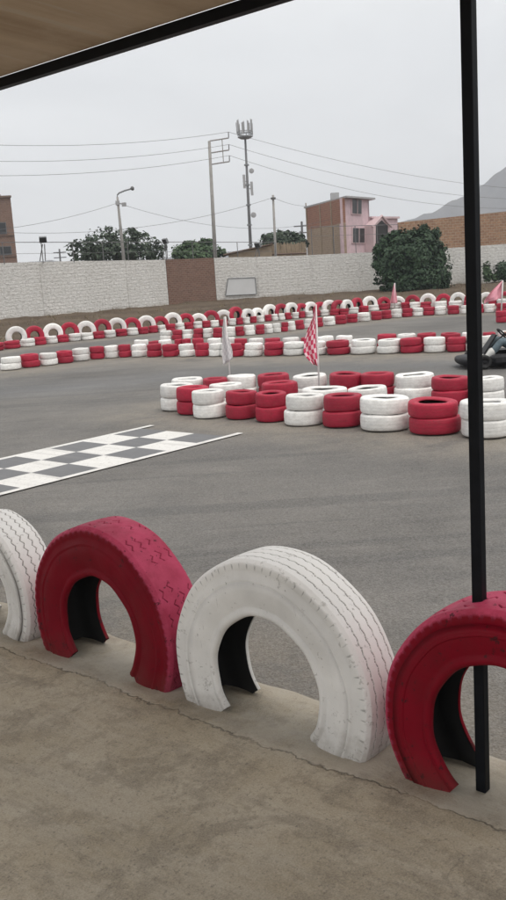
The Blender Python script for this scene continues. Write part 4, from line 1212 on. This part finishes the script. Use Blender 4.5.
def tree(name, base, blobs, nleaf, size, mat, label, cat, seed, trunk=.16, group=None):
    rng = random.Random(seed)
    blobs = list(blobs)
    for b in list(blobs):
        for _ in range(6):
            a_ = rng.uniform(0, 6.28); e_ = rng.uniform(-.5, 1.3); k_ = rng.uniform(.86, 1.08); q_ = rng.uniform(.13, .30)
            blobs.append((b[0] + b[3] * math.cos(a_) * math.cos(e_) * k_, b[1] + b[4] * math.sin(a_) * math.cos(e_) * k_, max(b[2] + b[5] * math.sin(e_) * k_, .25), b[3] * q_, b[4] * q_, b[5] * q_ * 1.25))
    root = empty(name, base); tag(root, label, cat, group)
    crown(rng, blobs, nleaf, size).build('crown', M[mat], root, fix=False)
    tk = MB(); h = min(b[2] for b in blobs)
    tk.tube([(0, 0, -.2), (.05, .02, h * .55), (.02, 0, h)], [trunk, trunk * .8, trunk * .6], 8)
    for b in blobs[:len(blobs) // 7]:
        e = Vector((b[0], b[1], b[2] + b[5] * .3))
        tk.tube([(.02, 0, h * .6), Vector((0, 0, h)).lerp(e, .5) + Vector((0, 0, .2)), e], [trunk * .5, trunk * .35, trunk * .12], 6)
    tk.build('trunk', M['bark'], root, smooth=True)
    return root


def blob_px(specs, Y, base):
    out = []
    for px, py, rx, rz, dy in specs:
        p = at(px, py, Y)
        s = Y / FOCAL
        out.append((p.x - base.x, dy, p.z - base.z, rx * s, rx * s * .9, rz * s))
    return out


b0 = at(412, 296, 61.5); b0.z = .15
tree('round_bush', b0, blob_px([(414, 262, 29, 30, 0), (393, 266, 19, 26, -.3), (402, 248, 22, 18, .2), (425, 248, 20, 17, 0), (432, 270, 18, 22, .1), (418, 278, 28, 18, -.4), (387, 260, 14, 16, 0), (436, 283, 15, 11, -.2), (442, 279, 9, 7, 0), (394, 240, 9, 9, .2), (400, 283, 20, 13, -.5)], 61.5, b0), 21000, .135, 'leaf_dark',
     'big dark green round bush in front of the white wall', 'bush', 11, .12)
b0 = at(118, 262, 74); b0.z = 0
tree('broad_tree', b0, blob_px([(84, 252, 17, 13, 0), (103, 244, 20, 16, .4), (122, 246, 20, 17, -.3), (142, 247, 18, 14, .2), (156, 254, 10, 9, 0), (112, 255, 30, 14, .5), (135, 257, 25, 10, 0)], 74, b0), 5200, .15, 'leaf_grey',
     'broad dusty green tree behind the wall and street lamp', 'tree', 12)
b0 = at(196, 262, 78); b0.z = 0
tree('broad_tree', b0, blob_px([(185, 252, 14, 9, 0), (201, 249, 15, 9, .3), (214, 253, 10, 7, 0), (196, 257, 24, 9, 0)], 78, b0), 3600, .16, 'leaf_green',
     'low bright green tree behind the brown brick panel', 'tree', 13)
b0 = at(282, 262, 84); b0.z = 0
tree('broad_tree', b0, blob_px([(272, 241, 12, 8, 0), (286, 239, 15, 8.5, .3), (299, 243, 9, 7, 0), (284, 247, 22, 8, 0)], 84, b0), 3400, .17, 'leaf_grey',
     'dark tree behind the reed screen left of the brick house', 'tree', 14)
# plants at the foot of the wall right of the post
for px, py, pt_, w, lab, mt in ((487, 291, 262, 4.5, 'tall thin green plant at the wall right of the black post', 'leaf_green'), (505, 291, 262, 10, 'dense dark green shrub at the wall by the right photo edge', 'leaf_dark'), (495, 291, 274, 4, 'small sparse green plant between two shrubs at the wall', 'leaf_green'),
                                (473, 292, 270, 5, 'low green plant at the wall hidden behind the black post', 'leaf_green')):
    b0 = at(px, py, 64.5); b0.z = .4
    hh = at(px, pt_, 64.5).z - .4; s = 64.5 / FOCAL
    rng = random.Random(px)
    root = empty('wall_plant', b0); tag(root, lab, 'plant', 'plants at the foot of the wall')
    crown(rng, [(0, 0, hh * .55, w * s, w * s, hh * .5), (.1, 0, hh * .3, w * s * 1.1, w * s, hh * .35)], 420 if w < 6 else 1300, .13, hollow=.1).build('leaves', M[mt], root, fix=False)
    sm = MB()
    for k in range(4): sm.tube([(0, 0, -.2), (rng.uniform(-.5, .5) * w * s, 0, hh * rng.uniform(.6, .95))], [.03, .012], 5)
    sm.build('stems', M['bark'], root)

# ------------------------------------------------------------------ flags
def flag(name, pole_top, pole_base, poly_fn, mat, label, nu=14, nv=20, r=.013):
    """poly_fn(u,v): u 0 pole .. 1 free edge, v 0 top .. 1 bottom -> world point"""
    root = empty(name, (pole_base.x, pole_base.y, pole_base.z)); tag(root, label, 'flag')
    MB().tube([(0, 0, 0), pole_top - pole_base], r, 8).build('flagpole', M['pole_white'], root, smooth=True)
    vs, fs, uv = [], [], []
    for j in range(nv + 1):
        for i in range(nu + 1):
            vs.append(poly_fn(i / nu, j / nv) - pole_base); uv.append((i / nu, 1 - j / nv))
    for j in range(nv):
        for i in range(nu):
            a_ = j * (nu + 1) + i
            fs.append((a_, a_ + 1, a_ + nu + 2, a_ + nu + 1))
    o = mesh_obj('cloth', vs, fs, M[mat], root, smooth=True)
    ul = o.data.uv_layers.new(name='UVMap')
    for lp in o.data.loops: ul.data[lp.index].uv = uv[lp.vertex_index]
    so = o.modifiers.new('thickness', 'SOLIDIFY'); so.thickness = .003
    return root


def lerp_path(path, v):
    ys = [k[0] for k in path]; return float(np.interp(v, ys, [k[1] for k in path])), float(np.interp(v, ys, [k[2] for k in path]))


def px_cloth(left, right, Y, amp, folds):
    """left/right: [(v, px, py)] edge outlines; folds ripple in depth"""
    def f(u, v):
        a_ = lerp_path(right, v); b_ = lerp_path(left, v)
        p = at(a_[0] + (b_[0] - a_[0]) * u, a_[1] + (b_[1] - a_[1]) * u, Y)
        p.y += amp * math.sin(u * folds * math.pi + v * 1.7) * min(1, u * 3) * (.35 + .65 * v)
        return p
    return f


Yf = 13.35
pb_ = at(319.2, 391, Yf); pb_.z = 0
flag('chequered_flag', at(315.9, 304.5, Yf), pb_, px_cloth([(0, 315.6, 305), (.14, 312.8, 318), (.32, 309.0, 326), (.52, 304.2, 340), (.72, 303.2, 352), (.86, 306.5, 358), (1, 312.5, 364.5)],
     [(0, 316.0, 304.8), (.3, 317.0, 321), (.6, 317.9, 338), (.85, 318.7, 352), (1, 319.2, 366)], Yf, .05, 3.2), 'flag_check', 'drooping red and pink chequered flag planted in the nearest tyre cluster')
Yf = 15.25
pb_ = at(230.3, 378, Yf); pb_.z = 0
flag('white_flag', at(225.3, 316.5, Yf), pb_, px_cloth([(0, 223.8, 317), (.3, 222.4, 334), (.6, 222.4, 346), (.85, 222.3, 357), (1, 223.6, 365)],
     [(0, 225.4, 316.6), (.3, 227.0, 334), (.55, 230.4, 343), (.8, 232.6, 352), (1, 232.6, 358.5)], Yf, .04, 3.0), 'flag_white', 'limp white flag with faint checks planted in the nearest tyre cluster')
Yf = 33.2
pb_ = at(501.4, 313, Yf); pb_.z = 0
flag('pink_pennant', at(502.8, 280.5, Yf), pb_, px_cloth([(0, 502.4, 281), (.4, 490.5, 293), (.75, 484.5, 300.5), (1, 484.2, 304)], [(0, 502.8, 280.8), (.4, 502.5, 288), (.75, 502.2, 294), (1, 502.0, 297.5)], Yf, .16, 2.6), 'pennant', 'bright pink pennant right of the black post by the far barrier', r=.03)
Yf = 41.0
pb_ = at(394.5, 305, Yf); pb_.z = 0
flag('pink_pennant', at(394.8, 283, Yf), pb_, px_cloth([(0, 394.3, 283.5), (.5, 392, 295), (1, 389.8, 303.5)], [(0, 394.9, 283.2), (.5, 396.4, 294), (1, 397.6, 303)], Yf, .12, 2.6), 'pennant', 'small pale pink pennant hanging before the round bush', r=.03)

# ------------------------------------------------------------------ go-kart and driver (faces left)
kb = on_ground(456.5, 371)
KX = kb.x + 1.10
root = empty('go_kart', (KX, kb.y + .55, 0), math.pi); tag(root, 'black go-kart with front bumper partly behind the black post', 'go-kart')
K = root
pod = [(.0, .05), (.10, .055), (.17, .10), (.18, .17), (.10, .24), (.0, .25)]
# nose cone: swept shape
ns_ = MB(); vs = []; fs = []
NY = 15
for j in range(NY):
    y = -.56 + 1.12 * j / (NY - 1); q = abs(y) / .56
    xf = .97 - .20 * q ** 3; hh = 1 - .25 * q ** 2
    for x, z in ((xf - .34, .06), (xf - .06, .05), (xf, .10), (xf, .17), (xf - .05, .20 * hh + .01), (xf - .20, .225 * hh), (xf - .36, .22 * hh)):
        vs.append((x, y, z))
for j in range(NY - 1):
    for k in range(7):
        k2 = (k + 1) % 7
        fs.append((j * 7 + k, (j + 1) * 7 + k, (j + 1) * 7 + k2, j * 7 + k2))
fs += [tuple(range(7)), tuple((NY - 1) * 7 + k for k in range(6, -1, -1))]
bevel(ns_.add(vs, fs).build('front_bumper', M['kart_black'], K, smooth=True), .02)
for sy in (-1, 1):
    sp_ = MB(); vs = []; fs = []
    for j, (x, f_) in enumerate(((-.42, .75), (-.36, 1), (.30, 1), (.40, .85), (.46, .5))):
        for yy, z in ((.36, .05), (.64, .06), (.69, .12), (.67, .21), (.58, .255), (.36, .24)):
            vs.append((x, sy * (.36 + (yy - .36) * f_), .05 + (z - .05) * (.5 + .5 * f_)))
    for j in range(4):
        for k in range(6):
            k2 = (k + 1) % 6
            fs.append((j * 6 + k, (j + 1) * 6 + k, (j + 1) * 6 + k2, j * 6 + k2))
    fs += [tuple(range(6)), tuple(24 + k for k in range(5, -1, -1))]
    sp_.add(vs, fs).build('side_pod', M['kart_black'], K, smooth=False)
MB().box((0, 0, .055), (1.3, .66, .02)).tube([(.62, -.3, .07), (-.62, -.32, .07)], .016).tube([(.62, .3, .07), (-.62, .32, .07)], .016).build('chassis', M['grey_metal'], K)
MB().prism([(.50, -.16, .24), (.50, .16, .24), (.26, .13, .58), (.26, -.13, .58)], (-.03, 0, -.012)).build('front_panel', M['kart_black'], K)
sw = MB(); cs = Vector((.08, 0, .56)); ax_ = Vector((.55, 0, -.55)).normalized(); u_ = Vector((0, 1, 0)); w_ = ax_.cross(u_)
rim_ = [cs + u_ * .16 * math.cos(k * math.pi / 12) + w_ * .15 * math.sin(k * math.pi / 12) for k in range(25)]
swo = sw.tube(rim_, .017, 8).tube([cs - u_ * .15, cs + u_ * .15], .012, 6).tube([cs, cs + ax_ * .5], .016, 8).build('steering_wheel', M['kart_black'], K, smooth=True)
bk_ = MB(); bk_.prism([(-.12, -.2, .09), (-.42, -.22, .10), (-.58, -.2, .5), (-.62, -.2, .5), (-.47, -.22, .07), (-.10, -.2, .06)], (0, .42, 0)).build('seat', M['kart_black'], K)
MB().box((-.38, -.46, .2), (.26, .2, .2)).lathe([(.01, -.05), (.09, -.05), (.09, .06), (.01, .06)], 12, axis='y', c=(-.36, -.58, .24)).build('engine', M['grey_metal'], K)
MB().tube([(-.82, -.6, .18), (-.86, -.5, .18), (-.86, .5, .18), (-.82, .6, .18)], .045, 8).build('rear_bumper', M['kart_black'], K, smooth=True)
for x, y, R_, w_k in ((.58, .52, .128, .12), (.58, -.52, .128, .12), (-.58, .55, .14, .2), (-.58, -.55, .14, .2)):
    h_ = w_k / 2
    wh = MB().lathe([(R_ * .55, -h_), (R_ * .9, -h_), (R_, -h_ * .75), (R_, h_ * .75), (R_ * .9, h_), (R_ * .55, h_), (R_ * .55, -h_)], 24, axis='y', c=(x, y, R_)).build('wheel', M['rubber'], K, smooth=True)
    MB().lathe([(.02, -h_ * .5), (R_ * .54, -h_ * .9), (R_ * .54, h_ * .9), (.02, h_ * .5)], 16, axis='y', c=(x, y, R_)).build('rim', M['kart_black'], wh)


def skin_body(name, joints, edges, mat, parent, sub=2):
    me = bpy.data.meshes.new(name)
    me.from_pydata([Vector(j[0]) for j in joints], edges, [])
    o = bpy.data.objects.new(name, me); C.objects.link(o)
    me.materials.append(mat)
    if parent: o.parent = parent
    mod = o.modifiers.new('skin', 'SKIN'); mod.use_smooth_shade = True
    for i, j in enumerate(joints):
        r_ = j[1]; r_ = r_ if isinstance(r_, tuple) else (r_, r_)
        me.skin_vertices[0].data[i].radius = r_
    me.skin_vertices[0].data[0].use_root = True
    s_ = o.modifiers.new('sub', 'SUBSURF'); s_.levels = sub; s_.render_levels = sub
    return o


# seated body in kart coordinates (x forward, y left, z up)
J = [((-.32, 0, .24), (.15, .13)), ((-.37, 0, .42), (.15, .12)), ((-.42, 0, .60), (.17, .12)), ((-.43, 0, .70), (.13, .09)), ((-.42, 0, .77), .055),
     ((-.40, 0, .84), (.075, .085)), ((-.395, 0, .92), (.08, .095)), ((-.40, 0, .99), (.06, .07))]
E_ = [(0, 1), (1, 2), (2, 3), (3, 4), (4, 5), (5, 6), (6, 7)]
for sy in (-1, 1):
    k = len(J)
    J += [((-.26, sy * .10, .22), .09), ((.05, sy * .16, .38), .075), ((.22, sy * .17, .46), .062), ((.36, sy * .17, .30), .055), ((.50, sy * .15, .15), .038), ((.55, sy * .15, .13), .036), ((.60, sy * .15, .20), .03)]
    E_ += [(0, k), (k, k + 1), (k + 1, k + 2), (k + 2, k + 3), (k + 3, k + 4), (k + 4, k + 5), (k + 5, k + 6)]
    k = len(J)
    J += [((-.42, sy * .19, .68), .062), ((-.30, sy * .27, .52), .048), ((-.16, sy * .26, .50), .042), ((.0, sy * .185, .545), .03), ((.045, sy * .16, .56), .034)]
    E_ += [(3, k), (k, k + 1), (k + 1, k + 2), (k + 2, k + 3), (k + 3, k + 4)]
    # thumb and four fingers closed on the rim
    h = k + 4
    hx, hy, hz = J[h][0]
    for f_ in range(4):
        m_k = len(J); oy = (f_ - 1.5) * .019; L_ = (.032, .036, .034, .027)[f_]
        J += [((hx + L_, hy + sy * .004, hz + oy + .012), .0095), ((hx + L_ + .012, hy - sy * .018, hz + oy - .004), .0085), ((hx + L_ - .012, hy - sy * .03, hz + oy - .012), .0075)]
        E_ += [(h, m_k), (m_k, m_k + 1), (m_k + 1, m_k + 2)]
    m_k = len(J)
    J += [((hx - .005, hy - sy * .028, hz + .02), .010), ((hx + .018, hy - sy * .036, hz + .03), .009)]
    E_ += [(h, m_k), (m_k, m_k + 1)]
pr = empty('person', (KX + .06, kb.y + .55, .0), math.pi); tag(pr, 'seated driver in blue jeans with white high boots holding the kart wheel', 'person')
skin_body('body', J, E_, M['skin'], pr)
for sy in (-1, 1):
    pass
JJ = [((-.33, 0, .23), (.165, .145))]; EE = []
for sy in (-1, 1):
    k = len(JJ)
    JJ += [((-.25, sy * .10, .22), .105), ((.05, sy * .16, .38), .092), ((.22, sy * .17, .465), .080), ((.36, sy * .17, .30), .070), ((.46, sy * .155, .19), .058)]
    EE += [(0, k), (k, k + 1), (k + 1, k + 2), (k + 2, k + 3), (k + 3, k + 4)]
skin_body('jeans', JJ, EE, M['denim'], pr)
JJ = [((-.33, 0, .30), (.17, .145)), ((-.37, 0, .43), (.17, .14)), ((-.42, 0, .60), (.19, .14)), ((-.43, 0, .70), (.14, .10))]; EE = [(0, 1), (1, 2), (2, 3)]
for sy in (-1, 1):
    k = len(JJ); JJ += [((-.42, sy * .19, .68), .082), ((-.34, sy * .245, .58), .07)]; EE += [(3, k), (k, k + 1)]
skin_body('shirt', JJ, EE, M['shirt'], pr)
hm = MB().lathe([(.001, 1.09), (.07, 1.08), (.115, 1.03), (.138, .96), (.135, .88), (.118, .80), (.10, .775), (.085, .78), (.11, .88), (.11, .96), (.001, 1.05)], 28, c=(-.39, 0, 0))
hmo = hm.build('helmet', M['kart_black'], pr, smooth=True)
vs_ = MB(); v2, f2 = [], []
for i in range(11):
    a_ = -1.0 + 2.0 * i / 10
    for z in (.88, .96): v2.append((-.39 + .143 * math.cos(a_), .143 * math.sin(a_), z))
for i in range(10): f2.append((i * 2, i * 2 + 2, i * 2 + 3, i * 2 + 1))
vs_.add(v2, f2).build('visor', M['glass_dark'], hmo, smooth=True)
for sy in (-1, 1):
    skin_body('shoe', [((.345, sy * .168, .325), .088), ((.44, sy * .158, .235), .078), ((.53, sy * .15, .15), .056), ((.60, sy * .15, .20), .045), ((.625, sy * .15, .24), .034)], [(0, 1), (1, 2), (2, 3), (3, 4)], M['shoe'], pr)

# ------------------------------------------------------------------ canopy: post, edge beam, roof board
ZR = 2.93
post = empty('canopy_post', rowpt(2.789, 1.484, SLAB)); post.rotation_euler = (0, 0, ROW)
tag(post, 'black square steel post carrying the canopy, standing in the red buried tyre', 'post')
bevel(MB().box((0, 0, (ZR - SLAB) / 2), (.039, .039, ZR - SLAB)).build('shaft', M['black_metal'], post), .004)
roof = empty('canopy_roof', rowpt(2.79, 1.5, ZR)); roof.rotation_euler = (0, 0, ROW)
tag(roof, 'brown canopy roof with a black edge beam overhead', 'roof')
MB().box((0, 1.0, .030), (.04, 17, .044)).build('edge_beam', M['black_metal'], roof)
MB().prism([(-.024, -7.5, .053), (-.024, 9.5, .053), (-2.3, 9.5, .19), (-2.3, -7.5, .19)], (0, 0, .03)).build('roof_board', M['roof'], roof)
for k in range(-3, 5):
    MB().prism([(-.03, k * 2.6 + .55, .012), (-.03, k * 2.6 + .60, .012), (-2.3, k * 2.6 + .60, .152), (-2.3, k * 2.6 + .55, .152)], (0, 0, .036)).build('rafter', M['black_metal'], roof)

# ------------------------------------------------------------------ mountain
Ymt = 1500.0
prof = [(-60, 262), (150, 258), (300, 245), (380, 228), (396, 222), (412, 218), (427, 212.5), (441, 206), (451, 200.5), (462, 196), (472, 189.5), (480, 184), (487, 180.5), (493, 176), (500, 170), (506, 165.5), (540, 142), (600, 112), (680, 95), (760, 110), (900, 170), (1100, 235)]
pxs = np.arange(-60, 1100, 4.0)
vs, fs = [], []
NVm = 17
for i, px in enumerate(pxs):
    py = float(np.interp(px, [p[0] for p in prof], [p[1] for p in prof]))
    p = at(px, py, Ymt)
    h = max(1.0, p.z + 4 * noise.noise((px * .07, 0, 0)) + 2.5 * noise.noise((px * .23, 5, 0)))
    for k in range(NVm):
        u = k / (NVm - 1) * 2 - 1          # -1 front foot .. 0 ridge .. 1 back foot
        f_ = max(0, 1 - abs(u)) ** 1.15
        yy = Ymt + u * (h * 2.0 + 20) + 10 * noise.noise((px * .03, u * 2, 1))
        z = h * f_ * (1 + .22 * noise.noise((px * .05, u * 3.0, 2)) * (1 if abs(u) > .1 else 0)) - 2
        vs.append((p.x, yy, z))
for i in range(len(pxs) - 1):
    for k in range(NVm - 1):
        fs.append((i * NVm + k, (i + 1) * NVm + k, (i + 1) * NVm + k + 1, i * NVm + k + 1))
tag(mesh_obj('mountain', vs, fs, M['mountain'], smooth=True), kind='structure')

# ------------------------------------------------------------------ air
hz = MB().box((400, 900, 209), (2800, 2100, 424)).build('haze', None, mats=[bpy.data.materials.new('haze')])
tag(hz, kind='stuff'); hz['label'] = 'thin pale haze in the air'
hm_ = hz.data.materials[0]; hm_.use_nodes = True
nt = hm_.node_tree; nt.nodes.remove(nt.nodes['Principled BSDF'])
pv = nt.nodes.new('ShaderNodeVolumePrincipled')
pv.inputs['Color'].default_value = (.82, .885, .98, 1); pv.inputs['Density'].default_value = HAZE; pv.inputs['Anisotropy'].default_value = 0.1
nt.links.new(pv.outputs[0], nt.nodes['Material Output'].inputs['Volume'])

# ------------------------------------------------------------------ sky and sun (overcast)
w = bpy.data.worlds.new('World'); scene.world = w; w.use_nodes = True
nt = w.node_tree; bg = nt.nodes['Background']
sky = nt.nodes.new('ShaderNodeTexSky'); sky.sky_type = 'NISHITA'; sky.sun_disc = False
SUN_EL, SUN_ROT = math.radians(68), math.radians(SUNROT)
sky.sun_elevation = SUN_EL; sky.sun_rotation = SUN_ROT; sky.air_density = 1.0; sky.dust_density = 3.0; sky.altitude = 50
bw = nt.nodes.new('ShaderNodeRGBToBW'); nt.links.new(sky.outputs[0], bw.inputs[0])
tc = nt.nodes.new('ShaderNodeTexCoord'); mp = nt.nodes.new('ShaderNodeMapping'); mp.inputs['Scale'].default_value = (1.0, 1.0, 2.6)
nz = nt.nodes.new('ShaderNodeTexNoise'); nz.inputs['Scale'].default_value = 2.1; nz.inputs['Detail'].default_value = 6; nz.inputs['Roughness'].default_value = .55; nz.inputs['Distortion'].default_value = .4
nt.links.new(tc.outputs['Generated'], mp.inputs[0]); nt.links.new(mp.outputs[0], nz.inputs['Vector'])
rp = nt.nodes.new('ShaderNodeValToRGB'); e = rp.color_ramp.elements
e[0].position, e[0].color = .34, (.80 * CLOUD, .80 * CLOUD, .795 * CLOUD, 1); e[1].position, e[1].color = .66, (1.02 * CLOUD, 1.015 * CLOUD, 1.0 * CLOUD, 1)
nt.links.new(nz.outputs['Fac'], rp.inputs[0])
mx = nt.nodes.new('ShaderNodeMix'); mx.data_type = 'RGBA'; mx.inputs[0].default_value = .9
nt.links.new(bw.outputs[0], mx.inputs[6]); nt.links.new(rp.outputs[0], mx.inputs[7])
nt.links.new(mx.outputs[2], bg.inputs['Color'])
bg.inputs['Strength'].default_value = .1

sl_ = bpy.data.lights.new('sun', 'SUN'); sl_.energy = SUNE; sl_.angle = math.radians(40); sl_.color = (1, .93, .83)
so = bpy.data.objects.new('sun', sl_); C.objects.link(so)
# NISHITA: rotation measured clockwise from +Y
dir_ = Vector((math.sin(SUN_ROT) * math.cos(SUN_EL), math.cos(SUN_ROT) * math.cos(SUN_EL), math.sin(SUN_EL)))
so.rotation_mode = 'QUATERNION'; so.rotation_quaternion = Vector((0, 0, 1)).rotation_difference(dir_)
so.location = dir_ * 50

# ------------------------------------------------------------------ camera and render settings
cd = bpy.data.cameras.new('camera'); cam = bpy.data.objects.new('camera', cd); C.objects.link(cam)
R3 = Matrix((RT, UP, -FW)).transposed()
cam.matrix_world = Matrix.Translation(EYE) @ R3.to_4x4()
cd.sensor_fit = 'VERTICAL'; cd.sensor_height = 24.0; cd.lens = FOCAL / 900 * 24.0
cd.clip_start = .05; cd.clip_end = 6000
scene.camera = cam
scene.view_settings.view_transform = 'Standard'; scene.view_settings.look = 'None'
scene.view_settings.exposure = EXPO; scene.view_settings.gamma = 1
scene.view_settings.use_curve_mapping = False
scene.cycles.max_bounces = 8; scene.cycles.volume_bounces = 1
scene.cycles.use_denoising = True
